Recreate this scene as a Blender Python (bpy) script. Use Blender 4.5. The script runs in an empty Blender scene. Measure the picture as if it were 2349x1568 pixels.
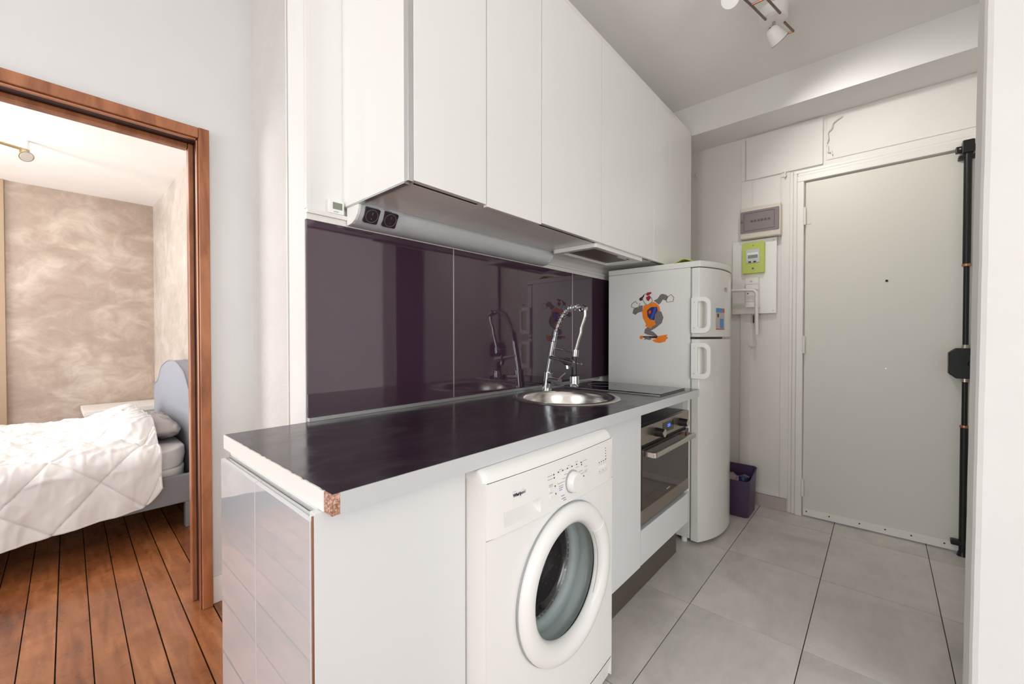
import bpy, math, random
from mathutils import Vector, Matrix, noise
random.seed(7)
S = bpy.context.scene
COL = S.collection

# ------------------------------------------------------------------ camera
CAM_H = 1.16
cam_d = bpy.data.cameras.new('camera')
cam_d.sensor_fit = 'HORIZONTAL'; cam_d.sensor_width = 36.0; cam_d.lens = 14.543
cam_d.clip_start = 0.01; cam_d.clip_end = 100
cam = bpy.data.objects.new('camera', cam_d); COL.objects.link(cam)
cam.location = (0, 0, CAM_H)
cam.rotation_euler = (math.radians(90 - 0.7245), 0, math.radians(41.768 - 90))
S.camera = cam

# ------------------------------------------------------------------ world, daylight, exposure
S.view_settings.view_transform = 'Standard'
S.view_settings.look = 'None'
S.view_settings.gamma = 1.0
S.view_settings.use_curve_mapping = False
S.view_settings.exposure = -0.10
w = bpy.data.worlds.new('sky'); S.world = w; w.use_nodes = True
bg = w.node_tree.nodes['Background']
bg.inputs['Color'].default_value = (0.90, 0.95, 1.0, 1); bg.inputs['Strength'].default_value = 1.5
S.cycles.max_bounces = 14; S.cycles.diffuse_bounces = 10; S.cycles.glossy_bounces = 6
S.cycles.transmission_bounces = 8; S.cycles.transparent_max_bounces = 12
S.cycles.sample_clamp_indirect = 8.0
S.cycles.caustics_reflective = False; S.cycles.caustics_refractive = False

def area(name, loc, rot, sx, sy, power, color):
    d = bpy.data.lights.new(name, 'AREA'); d.shape = 'RECTANGLE'; d.size = sx; d.size_y = sy
    d.energy = power; d.color = color
    o = bpy.data.objects.new(name, d); COL.objects.link(o); o.location = loc; o.rotation_euler = rot
    return o
# daylight through the living room and bedroom windows, plus fill from an added rear window
area('daylight_living', (-2.62, 0.85, 1.35), (0, math.radians(-90), 0), 2.3, 1.7, 62, (0.93, 0.98, 1.0))
area('rear_fill', (-0.6, -2.82, 1.35), (math.radians(90), 0, 0), 2.2, 2.3, 92, (0.93, 0.98, 1.0))
area('daylight_bedroom', (-2.62, 3.9, 1.45), (0, math.radians(-90), 0), 1.7, 1.9, 118, (0.98, 0.985, 1.0))

# ------------------------------------------------------------------ materials
MATS = {}
def nodes_of(m):
    return m.node_tree.nodes, m.node_tree.links
def mat(name, col, rough=0.5, metal=0.0, spec=0.5, coat=0.0, trans=0.0, ior=1.5, emit=None, estr=0.0):
    m = bpy.data.materials.new(name); m.use_nodes = True
    b = m.node_tree.nodes['Principled BSDF']
    b.inputs['Base Color'].default_value = (*col, 1)
    b.inputs['Roughness'].default_value = rough
    b.inputs['Metallic'].default_value = metal
    b.inputs['Specular IOR Level'].default_value = spec
    b.inputs['Coat Weight'].default_value = coat
    b.inputs['Transmission Weight'].default_value = trans
    b.inputs['IOR'].default_value = ior
    if emit:
        b.inputs['Emission Color'].default_value = (*emit, 1); b.inputs['Emission Strength'].default_value = estr
    MATS[name] = m
    return m
def ramp(n, stops):
    r = n.new('ShaderNodeValToRGB')
    el = r.color_ramp.elements
    while len(el) > 1: el.remove(el[-1])
    el[0].position = stops[0][0]; el[0].color = (*stops[0][1], 1)
    for p, c in stops[1:]:
        e = el.new(p); e.color = (*c, 1)
    return r
def add_bump(m, height, strength=0.2, dist=0.01):
    n, l = nodes_of(m)
    b = n.new('ShaderNodeBump'); b.inputs['Strength'].default_value = strength; b.inputs['Distance'].default_value = dist
    l.new(height, b.inputs['Height']); l.new(b.outputs['Normal'], n['Principled BSDF'].inputs['Normal'])
def tex(m, kind, scale, detail=4, rough=0.55, vec=None, stretch=None, dist=0.0):
    n, l = nodes_of(m)
    if vec is None:
        tc = n.new('ShaderNodeNewGeometry'); src = tc.outputs['Position']
    else: src = vec
    if stretch:
        mp = n.new('ShaderNodeMapping'); mp.inputs['Scale'].default_value = stretch
        l.new(src, mp.inputs['Vector']); src = mp.outputs['Vector']
    t = n.new('ShaderNodeTexNoise' if kind == 'noise' else 'ShaderNodeTexVoronoi')
    t.inputs['Scale'].default_value = scale
    if kind == 'noise':
        t.inputs['Detail'].default_value = detail; t.inputs['Roughness'].default_value = rough
        t.inputs['Distortion'].default_value = dist
    l.new(src, t.inputs['Vector'])
    return t

# painted plaster walls (faintly uneven)
def plaster(name, col, bump=0.08):
    m = mat(name, col, 0.6, spec=0.3)
    n, l = nodes_of(m)
    t = tex(m, 'noise', 2.3, 5)
    r = ramp(n, [(0.3, tuple(c * 0.97 for c in col)), (0.7, tuple(min(1, c * 1.02) for c in col))])
    l.new(t.outputs['Fac'], r.inputs['Fac']); l.new(r.outputs['Color'], n['Principled BSDF'].inputs['Base Color'])
    t2 = tex(m, 'noise', 9, 5)
    add_bump(m, t2.outputs['Fac'], bump, 0.02)
    return m
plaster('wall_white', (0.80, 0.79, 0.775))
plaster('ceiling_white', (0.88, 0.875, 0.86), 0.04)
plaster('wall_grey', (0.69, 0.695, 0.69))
plaster('bedroom_ceiling_white', (0.93, 0.925, 0.915), 0.03)
plaster('panel_white', (0.79, 0.77, 0.735), 0.05)
mat('entrance_door_white', (0.68, 0.665, 0.60), 0.45)
mat('frame_white', (0.78, 0.76, 0.72), 0.4)
mat('grout_dark', (0.06, 0.05, 0.045), 0.9)
mat('shadow_gap', (0.035, 0.025, 0.02), 0.8)

# trowelled stucco of the bedroom
def stucco(name, lo, mid, hi):
    m = mat(name, mid, 0.42)
    n, l = nodes_of(m)
    a = tex(m, 'noise', 2.4, 8, 0.62, stretch=(1.0, 1.0, 1.35), dist=0.9)
    b = tex(m, 'noise', 6.0, 8, 0.62, stretch=(1.0, 1.0, 1.25), dist=1.1)
    mx = n.new('ShaderNodeMath'); mx.operation = 'ADD'
    s1 = n.new('ShaderNodeMath'); s1.operation = 'MULTIPLY'; s1.inputs[1].default_value = 0.55
    s2 = n.new('ShaderNodeMath'); s2.operation = 'MULTIPLY'; s2.inputs[1].default_value = 0.45
    l.new(a.outputs['Fac'], s1.inputs[0]); l.new(b.outputs['Fac'], s2.inputs[0])
    l.new(s1.outputs[0], mx.inputs[0]); l.new(s2.outputs[0], mx.inputs[1])
    r = ramp(n, [(0.36, lo), (0.48, mid), (0.55, tuple(0.6 * a_ + 0.4 * b_ for a_, b_ in zip(mid, hi))), (0.63, hi)])
    l.new(mx.outputs[0], r.inputs['Fac']); l.new(r.outputs['Color'], n['Principled BSDF'].inputs['Base Color'])
    add_bump(m, mx.outputs[0], 0.35, 0.03)
    return m
stucco('stucco_beige', (0.355, 0.275, 0.22), (0.42, 0.335, 0.272), (0.58, 0.495, 0.42))
stucco('stucco_pale', (0.44, 0.385, 0.33), (0.52, 0.465, 0.41), (0.64, 0.59, 0.535))
stucco('stucco_white', (0.63, 0.605, 0.58), (0.645, 0.62, 0.595), (0.67, 0.648, 0.625))

# varnished old floor boards
m = mat('floorboard_wood', (0.25, 0.09, 0.035), 0.3, coat=0.35)
n, l = nodes_of(m)
oi = n.new('ShaderNodeObjectInfo')
g1 = tex(m, 'noise', 7, 7, 0.6, stretch=(4.0, 0.5, 1), dist=0.8)
g2 = tex(m, 'noise', 3.0, 6, 0.6, dist=1.0)
add = n.new('ShaderNodeMath'); add.operation = 'ADD'; l.new(g1.outputs['Fac'], add.inputs[0]); l.new(g2.outputs['Fac'], add.inputs[1])
rs = n.new('ShaderNodeMath'); rs.operation = 'MULTIPLY_ADD'; rs.inputs[1].default_value = 0.22; 
l.new(oi.outputs['Random'], rs.inputs[0]); l.new(add.outputs[0], rs.inputs[2])
r = ramp(n, [(0.56, (0.085, 0.024, 0.009)), (0.74, (0.24, 0.078, 0.024)), (0.88, (0.36, 0.13, 0.045)), (1.0, (0.47, 0.20, 0.085))])
mr = n.new('ShaderNodeMapRange'); mr.inputs['From Min'].default_value = 0.55; mr.inputs['From Max'].default_value = 1.55
mr.inputs['To Min'].default_value = 0.5; mr.inputs['To Max'].default_value = 1.05
l.new(rs.outputs[0], mr.inputs['Value']); l.new(mr.outputs[0], r.inputs['Fac'])
l.new(r.outputs['Color'], n['Principled BSDF'].inputs['Base Color'])
sc_ = tex(m, 'noise', 26, 6, 0.7)
rr = n.new('ShaderNodeMapRange'); rr.inputs['To Min'].default_value = 0.20; rr.inputs['To Max'].default_value = 0.48
rr.inputs['From Min'].default_value = 0.3; rr.inputs['From Max'].default_value = 0.7
l.new(sc_.outputs['Fac'], rr.inputs['Value']); l.new(rr.outputs[0], n['Principled BSDF'].inputs['Roughness'])
add_bump(m, sc_.outputs['Fac'], 0.10, 0.006)

# door casing wood
m = mat('casing_wood', (0.28, 0.10, 0.045), 0.38, coat=0.2)
n, l = nodes_of(m)
g = tex(m, 'noise', 14, 7, 0.6, stretch=(1.2, 1.2, 0.25), dist=0.6)
r = ramp(n, [(0.3, (0.20, 0.062, 0.022)), (0.55, (0.37, 0.135, 0.055)), (0.75, (0.46, 0.19, 0.085))])
l.new(g.outputs['Fac'], r.inputs['Fac']); l.new(r.outputs['Color'], n['Principled BSDF'].inputs['Base Color'])
add_bump(m, g.outputs['Fac'], 0.08, 0.004)
mat('casing_groove', (0.035, 0.014, 0.012), 0.5)

# floor tile
m = mat('tile_grey', (0.5, 0.47, 0.44), 0.28)
n, l = nodes_of(m)
oi = n.new('ShaderNodeObjectInfo')
geo = n.new('ShaderNodeNewGeometry')
vm = n.new('ShaderNodeVectorMath'); vm.operation = 'MULTIPLY_ADD'
l.new(oi.outputs['Random'], vm.inputs[0]); vm.inputs[1].default_value = (13, 7, 0); l.new(geo.outputs['Position'], vm.inputs[2])
c1 = tex(m, 'noise', 2.6, 6, 0.62, vec=vm.outputs[0], dist=0.9)
c2 = tex(m, 'noise', 13, 6, 0.7, vec=vm.outputs[0], stretch=(0.6, 1.8, 1), dist=0.7)
ad = n.new('ShaderNodeMath'); ad.operation = 'MULTIPLY_ADD'; ad.inputs[1].default_value = 0.35
l.new(c2.outputs['Fac'], ad.inputs[0]); l.new(c1.outputs['Fac'], ad.inputs[2])
r = ramp(n, [(0.48, (0.48, 0.455, 0.43)), (0.66, (0.575, 0.545, 0.515)), (0.85, (0.66, 0.625, 0.585))])
l.new(ad.outputs[0], r.inputs['Fac']); l.new(r.outputs['Color'], n['Principled BSDF'].inputs['Base Color'])
add_bump(m, c2.outputs['Fac'], 0.04, 0.004)

mat('laminate_white', (0.82, 0.815, 0.79), 0.22)
m = mat('panel_laminate', (0.715, 0.725, 0.725), 0.25)
t = tex(m, 'noise', 30, 3, 0.5, stretch=(1.0, 1.0, 0.03)); add_bump(m, t.outputs['Fac'], 0.03, 0.004)
mat('gloss_white', (0.60, 0.62, 0.65), 0.02, spec=0.9, ior=1.8, coat=0.6)
mat('edge_white', (0.84, 0.82, 0.78), 0.4)
mat('aluminium', (0.62, 0.63, 0.63), 0.35, 0.9)
mat('alu_bright', (0.80, 0.80, 0.80), 0.25, 0.9)
mat('lamp_silver', (0.66, 0.68, 0.69), 0.32, 0.25)
mat('worktop_edge', (0.56, 0.57, 0.575), 0.35)
m = mat('worktop_dark', (0.032, 0.02, 0.032), 0.3, spec=0.6)
n, l = nodes_of(m)
sm = tex(m, 'noise', 5, 7, 0.65, stretch=(1, 1.6, 1), dist=1.6)
r = ramp(n, [(0.42, (0.022, 0.014, 0.022)), (0.60, (0.030, 0.021, 0.031)), (0.75, (0.045, 0.037, 0.050))])
l.new(sm.outputs['Fac'], r.inputs['Fac']); l.new(r.outputs['Color'], n['Principled BSDF'].inputs['Base Color'])
rr = n.new('ShaderNodeMapRange'); rr.inputs['From Min'].default_value = 0.42; rr.inputs['From Max'].default_value = 0.68
rr.inputs['To Min'].default_value = 0.14; rr.inputs['To Max'].default_value = 0.27
l.new(sm.outputs['Fac'], rr.inputs['Value']); l.new(rr.outputs[0], n['Principled BSDF'].inputs['Roughness'])
m = mat('chipboard', (0.36, 0.19, 0.12), 0.9)
n, l = nodes_of(m)
v = tex(m, 'noise', 260, 3, 0.7)
r = ramp(n, [(0.35, (0.20, 0.08, 0.05)), (0.5, (0.42, 0.22, 0.15)), (0.68, (0.72, 0.55, 0.45))])
l.new(v.outputs['Fac'], r.inputs['Fac']); l.new(r.outputs['Color'], n['Principled BSDF'].inputs['Base Color'])
mat('splash_aubergine', (0.050, 0.024, 0.042), 0.035, spec=0.7, ior=1.65)
mat('appliance_white', (0.83, 0.82, 0.80), 0.28)
mat('appliance_panel', (0.82, 0.81, 0.785), 0.33)
mat('fridge_white', (0.76, 0.755, 0.72), 0.16)
mat('plastic_white', (0.84, 0.83, 0.81), 0.35)
mat('plastic_grey', (0.58, 0.61, 0.63), 0.4)
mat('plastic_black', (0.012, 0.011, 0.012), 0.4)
mat('socket_black', (0.03, 0.018, 0.026), 0.22)
mat('rubber_grey', (0.34, 0.38, 0.39), 0.4)
mat('gasket_grey', (0.50, 0.55, 0.55), 0.35)
mat('print_grey', (0.40, 0.41, 0.42), 0.6)
mat('print_dark', (0.02, 0.02, 0.025), 0.5)
mat('print_blue', (0.16, 0.25, 0.45), 0.6)
mat('chrome', (0.58, 0.58, 0.60), 0.10, 1.0)
mat('steel', (0.46, 0.41, 0.36), 0.33, 1.0)
mat('steel_light', (0.72, 0.69, 0.65), 0.24, 1.0)
m = mat('drum_steel', (0.45, 0.43, 0.44), 0.22, 1.0)
n, l = nodes_of(m)
geo = n.new('ShaderNodeTexCoord')
vo = tex(m, 'voronoi', 60, vec=geo.outputs['Object'])
vo.inputs['Randomness'].default_value = 0.15
r = ramp(n, [(0.0, (0.95, 0.95, 0.95)), (0.18, (0.8, 0.8, 0.8)), (0.24, (0.42, 0.39, 0.40))])
l.new(vo.outputs['Distance'], r.inputs['Fac']); l.new(r.outputs['Color'], n['Principled BSDF'].inputs['Base Color'])
m = bpy.data.materials.new('door_glass'); m.use_nodes = True; MATS['door_glass'] = m
n, l = nodes_of(m); n.remove(n['Principled BSDF'])
tb = n.new('ShaderNodeBsdfTransparent'); tb.inputs['Color'].default_value = (0.93, 0.96, 0.96, 1)
gb = n.new('ShaderNodeBsdfGlossy'); gb.inputs['Roughness'].default_value = 0.03
lw = n.new('ShaderNodeLayerWeight'); pw_ = n.new('ShaderNodeMath'); pw_.operation = 'POWER'; pw_.inputs[1].default_value = 3.5
ma_ = n.new('ShaderNodeMath'); ma_.operation = 'MULTIPLY_ADD'; ma_.inputs[1].default_value = 0.30; ma_.inputs[2].default_value = 0.04
l.new(lw.outputs['Facing'], pw_.inputs[0]); l.new(pw_.outputs[0], ma_.inputs[0])
mxs = n.new('ShaderNodeMixShader'); l.new(ma_.outputs[0], mxs.inputs[0])
l.new(tb.outputs[0], mxs.inputs[1]); l.new(gb.outputs[0], mxs.inputs[2]); l.new(mxs.outputs[0], n['Material Output'].inputs['Surface'])
mat('oven_glass', (0.030, 0.020, 0.018), 0.05, spec=0.7, ior=1.6)
mat('hob_glass', (0.010, 0.008, 0.009), 0.03, spec=0.8, ior=1.7)
mat('display_black', (0.03, 0.028, 0.025), 0.12)
mat('digits_blue', (0.02, 0.04, 0.3), 0.4, emit=(0.06, 0.14, 1.0), estr=3.0)
mat('lcd_green', (0.22, 0.24, 0.19), 0.25)
mat('plinth_brown', (0.13, 0.105, 0.09), 0.35, 0.4)
mat('hood_mesh', (0.22, 0.17, 0.15), 0.5, 0.6)
mat('lime', (0.52, 0.60, 0.12), 0.4)
mat('lime_cloth', (0.48, 0.56, 0.13), 0.7)
mat('box_beige', (0.66, 0.61, 0.53), 0.45)
mat('smoked_plastic', (0.24, 0.20, 0.21), 0.12)
mat('smoked_dark', (0.10, 0.075, 0.08), 0.3)
mat('bin_purple', (0.075, 0.045, 0.105), 0.4)
mat('rubbish_pale', (0.33, 0.25, 0.29), 0.7)
mat('cap_navy', (0.006, 0.02, 0.085), 0.4)
mat('black_metal', (0.012, 0.012, 0.012), 0.4, 0.3)
mat('copper', (0.48, 0.22, 0.13), 0.35, 0.9)
mat('brass', (0.52, 0.42, 0.25), 0.3, 0.9)
mat('bronze_rail', (0.23, 0.17, 0.14), 0.4, 0.7)
mat('skirting_tile', (0.50, 0.45, 0.40), 0.4)
mat('lamp_face', (0.70, 0.69, 0.66), 0.2)
mat('linen_white', (0.80, 0.785, 0.775), 0.85, spec=0.2)
mat('linen_sheet', (0.78, 0.765, 0.75), 0.85, spec=0.2)
mat('linen_grey', (0.44, 0.40, 0.39), 0.85, spec=0.2)
m = mat('fabric_grey', (0.32, 0.33, 0.375), 0.9, spec=0.2)
t = tex(m, 'noise', 220, 2); add_bump(m, t.outputs['Fac'], 0.25, 0.003)
m = mat('fabric_rail', (0.27, 0.28, 0.30), 0.9, spec=0.2)
t = tex(m, 'noise', 220, 2); add_bump(m, t.outputs['Fac'], 0.25, 0.003)
mat('dresser_white', (0.80, 0.79, 0.77), 0.35)
mat('tan_wood', (0.40, 0.29, 0.20), 0.5)
mat('dark_door', (0.022, 0.014, 0.018), 0.45)
mat('orange', (0.83, 0.21, 0.005), 0.4)
mat('sticker_grey', (0.17, 0.15, 0.15), 0.5)
mat('sticker_red', (0.36, 0.008, 0.018), 0.4)
mat('sticker_navy', (0.02, 0.008, 0.07), 0.4)
mat('sticker_blue', (0.015, 0.07, 0.45), 0.4)
mat('sticker_white', (0.72, 0.71, 0.64), 0.5)
mat('sticker_dark', (0.05, 0.006, 0.012), 0.5)
mat('label_blue', (0.08, 0.27, 0.58), 0.4)
mat('label_red', (0.62, 0.06, 0.05), 0.4)
mat('label_grey', (0.48, 0.44, 0.42), 0.5)
# window pane: clear with a faint gloss
m = bpy.data.materials.new('window_pane'); m.use_nodes = True; MATS['window_pane'] = m
n, l = nodes_of(m); n.remove(n['Principled BSDF'])
tb = n.new('ShaderNodeBsdfTransparent'); gb = n.new('ShaderNodeBsdfGlossy'); gb.inputs['Roughness'].default_value = 0.02
mxs = n.new('ShaderNodeMixShader'); mxs.inputs[0].default_value = 0.06
l.new(tb.outputs[0], mxs.inputs[1]); l.new(gb.outputs[0], mxs.inputs[2]); l.new(mxs.outputs[0], n['Material Output'].inputs['Surface'])

# ------------------------------------------------------------------ mesh builder
class MB:
    def __init__(s): s.v = []; s.f = []
    def add(s, vs, fs):
        k = len(s.v); s.v += [tuple(p) for p in vs]; s.f += [tuple(i + k for i in f) for f in fs]; return s
    def box(s, x0, x1, y0, y1, z0, z1):
        vs = [(x0, y0, z0), (x1, y0, z0), (x1, y1, z0), (x0, y1, z0), (x0, y0, z1), (x1, y0, z1), (x1, y1, z1), (x0, y1, z1)]
        return s.add(vs, [(0, 3, 2, 1), (4, 5, 6, 7), (0, 1, 5, 4), (1, 2, 6, 5), (2, 3, 7, 6), (3, 0, 4, 7)])
    def cyl(s, p0, p1, r0, r1=None, n=20, caps=True):
        r1 = r0 if r1 is None else r1
        p0 = Vector(p0); p1 = Vector(p1); d = (p1 - p0).normalized()
        a = d.orthogonal().normalized(); b = d.cross(a)
        vs = []
        for p, r_ in ((p0, r0), (p1, r1)):
            for i in range(n):
                t_ = 2 * math.pi * i / n
                vs.append(p + (a * math.cos(t_) + b * math.sin(t_)) * r_)
        fs = [(i, (i + 1) % n, n + (i + 1) % n, n + i) for i in range(n)]
        if caps: fs += [tuple(range(n - 1, -1, -1)), tuple(range(n, 2 * n))]
        return s.add(vs, fs)
    def tube(s, path, r, n=10, closed=False):
        P = [Vector(p) for p in path]; m_ = len(P)
        vs = []; prev = None
        for i in range(m_):
            if closed: d = P[(i + 1) % m_] - P[i - 1]
            else: d = P[min(i + 1, m_ - 1)] - P[max(i - 1, 0)]
            d.normalize()
            a = (prev - d * prev.dot(d)).normalized() if prev is not None and (prev - d * prev.dot(d)).length > 1e-6 else d.orthogonal().normalized()
            prev = a; b = d.cross(a)
            rr_ = r[i] if isinstance(r, (list, tuple)) else r
            for k in range(n):
                t_ = 2 * math.pi * k / n
                vs.append(P[i] + (a * math.cos(t_) + b * math.sin(t_)) * rr_)
        fs = []
        for i in range(m_ if closed else m_ - 1):
            j = (i + 1) % m_
            for k in range(n):
                fs.append((i * n + k, i * n + (k + 1) % n, j * n + (k + 1) % n, j * n + k))
        if not closed: fs += [tuple(range(n - 1, -1, -1)), tuple(range((m_ - 1) * n, m_ * n))]
        return s.add(vs, fs)
    def lathe(s, prof, c, axis='z', n=40, a0=0.0, a1=2 * math.pi, closed=False):
        full = abs(a1 - a0 - 2 * math.pi) < 1e-6
        m_ = n if full else n + 1
        c = Vector(c); vs = []
        for i in range(m_):
            t_ = a0 + (a1 - a0) * i / n
            for (r_, h_) in prof:
                if axis == 'z': vs.append(c + Vector((r_ * math.cos(t_), r_ * math.sin(t_), h_)))
                elif axis == 'y': vs.append(c + Vector((r_ * math.cos(t_), h_, r_ * math.sin(t_))))
                else: vs.append(c + Vector((h_, r_ * math.cos(t_), r_ * math.sin(t_))))
        k = len(prof); fs = []
        for i in range(n):
            j = (i + 1) % m_
            for q in range(k if closed else k - 1):
                q2 = (q + 1) % k
                fs.append((i * k + q, j * k + q, j * k + q2, i * k + q2))
        if not full and closed:
            fs += [tuple(range(k)), tuple(range((m_ - 1) * k + k - 1, (m_ - 1) * k - 1, -1))]
        return s.add(vs, fs)
    def prism(s, poly, axis, a, b):
        k = len(poly)
        def P(p, h):
            if axis == 'z': return (p[0], p[1], h)
            if axis == 'y': return (p[0], h, p[1])
            return (h, p[0], p[1])
        vs = [P(p, a) for p in poly] + [P(p, b) for p in poly]
        fs = [tuple(range(k - 1, -1, -1)), tuple(range(k, 2 * k))] + [(i, (i + 1) % k, k + (i + 1) % k, k + i) for i in range(k)]
        return s.add(vs, fs)
    def ring(s, outer, inner, axis, a, b):     # two outlines with the same point count
        k = len(outer)
        def P(p, h):
            if axis == 'z': return (p[0], p[1], h)
            if axis == 'y': return (p[0], h, p[1])
            return (h, p[0], p[1])
        vs = [P(p, a) for p in outer] + [P(p, a) for p in inner] + [P(p, b) for p in outer] + [P(p, b) for p in inner]
        fs = []
        for i in range(k):
            j = (i + 1) % k
            fs += [(i, j, k + j, k + i), (2 * k + i, 3 * k + i, 3 * k + j, 2 * k + j), (i, 2 * k + i, 2 * k + j, j), (k + i, k + j, 3 * k + j, 3 * k + i)]
        return s.add(vs, fs)
    def grid(s, fn, nu, nv):
        vs = [fn(i / nu, j / nv) for i in range(nu + 1) for j in range(nv + 1)]
        fs = [(i * (nv + 1) + j, (i + 1) * (nv + 1) + j, (i + 1) * (nv + 1) + j + 1, i * (nv + 1) + j + 1) for i in range(nu) for j in range(nv)]
        return s.add(vs, fs)
    def sphere(s, c, rx, ry, rz, nu=20, nv=12):
        prof = []
        vs = []
        for j in range(nv + 1):
            ph = math.pi * j / nv
            for i in range(nu):
                t_ = 2 * math.pi * i / nu
                vs.append((c[0] + rx * math.sin(ph) * math.cos(t_), c[1] + ry * math.sin(ph) * math.sin(t_), c[2] + rz * math.cos(ph)))
        fs = [(j * nu + i, j * nu + (i + 1) % nu, (j + 1) * nu + (i + 1) % nu, (j + 1) * nu + i) for j in range(nv) for i in range(nu)]
        return s.add(vs, fs)

WL = {}
def fix_normals(me):
    import bmesh
    bm = bmesh.new(); bm.from_mesh(me)
    bmesh.ops.remove_doubles(bm, verts=bm.verts, dist=1e-6)
    bmesh.ops.recalc_face_normals(bm, faces=bm.faces)
    bm.to_mesh(me); bm.free()
def obj(name, mb, material, parent=None, bevel=0.0, smooth=False, seg=2, fix=True, angle=35):
    me = bpy.data.meshes.new(name)
    xs = [p[0] for p in mb.v]; ys = [p[1] for p in mb.v]; zs = [p[2] for p in mb.v]
    c = Vector(((min(xs) + max(xs)) / 2, (min(ys) + max(ys)) / 2, min(zs)))
    me.from_pydata([(p[0] - c.x, p[1] - c.y, p[2] - c.z) for p in mb.v], [], mb.f)
    if fix: fix_normals(me)
    me.materials.append(MATS[material])
    o = bpy.data.objects.new(name, me); COL.objects.link(o)
    WL[o] = c
    if parent is not None:
        o.parent = parent; o.location = c - WL[parent]
    else: o.location = c
    if smooth:
        for p in me.polygons: p.use_smooth = True
        me.set_sharp_from_angle(angle=math.radians(angle))
    if bevel:
        b = o.modifiers.new('bevel', 'BEVEL'); b.width = bevel; b.segments = seg; b.limit_method = 'ANGLE'; b.angle_limit = math.radians(40)
        b.harden_normals = False
    return o
def box(name, dims, material, parent=None, bevel=0.0, **k):
    return obj(name, MB().box(*dims), material, parent, bevel, **k)
def thing(name, label, cat, loc, group=None):
    o = bpy.data.objects.new(name, None); COL.objects.link(o); o.location = loc; o.empty_display_size = 0.05
    WL[o] = Vector(loc); return tag(o, label, cat, group)
def tag(o, label, cat, group=None):
    o['label'] = label; o['category'] = cat
    if group: o['group'] = group
    return o
def struct(name, mb, material, label=None, parent=None, **k):
    o = obj(name, mb, material, parent, **k); o['kind'] = 'structure'
    if label: o['label'] = label
    return o
def text(name, s, size, origin, xd, yd, material, parent, depth=0.0006, align='CENTER', shear=0.0, squeeze=1.0):
    cu = bpy.data.curves.new('txt', 'FONT'); cu.body = s; cu.size = size; cu.align_x = align; cu.align_y = 'CENTER'
    cu.extrude = depth; cu.resolution_u = 3; cu.shear = shear
    to = bpy.data.objects.new('txt', cu); COL.objects.link(to)
    dg = bpy.context.evaluated_depsgraph_get()
    me = bpy.data.meshes.new_from_object(to.evaluated_get(dg))
    bpy.data.objects.remove(to); bpy.data.curves.remove(cu)
    xd = Vector(xd); yd = Vector(yd); zd = xd.cross(yd); o_ = Vector(origin)
    mb = MB(); mb.v = [tuple(o_ + xd * v_.co.x * squeeze + yd * v_.co.y + zd * v_.co.z) for v_ in me.vertices]
    mb.f = [tuple(p.vertices) for p in me.polygons]
    bpy.data.meshes.remove(me)
    return obj(name, mb, material, parent, fix=False)
def rrect(a0, a1, b0, b1, r, n=4):
    pts = []
    for (ca, cb, st) in ((a1 - r, b1 - r, 0), (a0 + r, b1 - r, 90), (a0 + r, b0 + r, 180), (a1 - r, b0 + r, 270)):
        for i in range(n + 1):
            t_ = math.radians(st + 90 * i / n)
            pts.append((ca + r * math.cos(t_), cb + r * math.sin(t_)))
    return pts

# ------------------------------------------------------------------ main dimensions
YB = 1.36            # splashback plane
XE = 3.256           # entrance wall
CEIL = 2.75
YD = 2.165           # wall with the bedroom doorway
XL = -2.40           # window wall
# ------------------------------------------------------------------ the setting
floor = struct('floor', MB().box(XL - 0.1, 0.64, -2.7, 5.5, -0.06, -0.016).box(0.64, 0.76, 1.42, 5.5, -0.06, -0.016), 'shadow_gap', 'worn red-brown wooden floorboards running into the bedroom')
rz = math.radians(-1.19)
pw, plen = 0.0918, 1.0
pmb = MB().box(-pw / 2 + 0.0014, pw / 2 - 0.0014, -0.5, 0.5, -0.016, 0.0)
pme = bpy.data.meshes.new('floorboard'); pme.from_pydata(pmb.v, [], pmb.f); pme.materials.append(MATS['floorboard_wood'])
k = 0
for i in range(-26, 10):
    xc0 = -0.0875 - 0.0459 + 0.0918 * i      # centre of the board at y = 2.156
    cuts = [-2.62, -1.5 + random.uniform(0, 0.8), 0.2 + random.uniform(0, 0.8), 5.45]
    if i < -5: cuts = [-2.62, -1.9 + random.uniform(0, 1.0), 0.3 + random.uniform(0, 1.2), 3.0 + random.uniform(0, 1.2), 5.45]
    if i > 7: cuts = [1.45, 5.45]
    for a, b in zip(cuts[:-1], cuts[1:]):
        if b - a < 0.1: continue
        yc = (a + b) / 2
        o = bpy.data.objects.new('floorboard', pme); COL.objects.link(o); o.parent = floor
        xx = xc0 + math.tan(-rz) * (yc - 2.156)
        if xx - pw / 2 < XL - 0.06: COL.objects.unlink(o); bpy.data.objects.remove(o); continue
        o.location = Vector((xx, yc, random.uniform(-0.0012, 0.0))) - WL[floor]
        o.rotation_euler = (0, 0, rz); o.scale = (random.uniform(0.975, 1.0), (b - a) - 0.003, 1)

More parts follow.
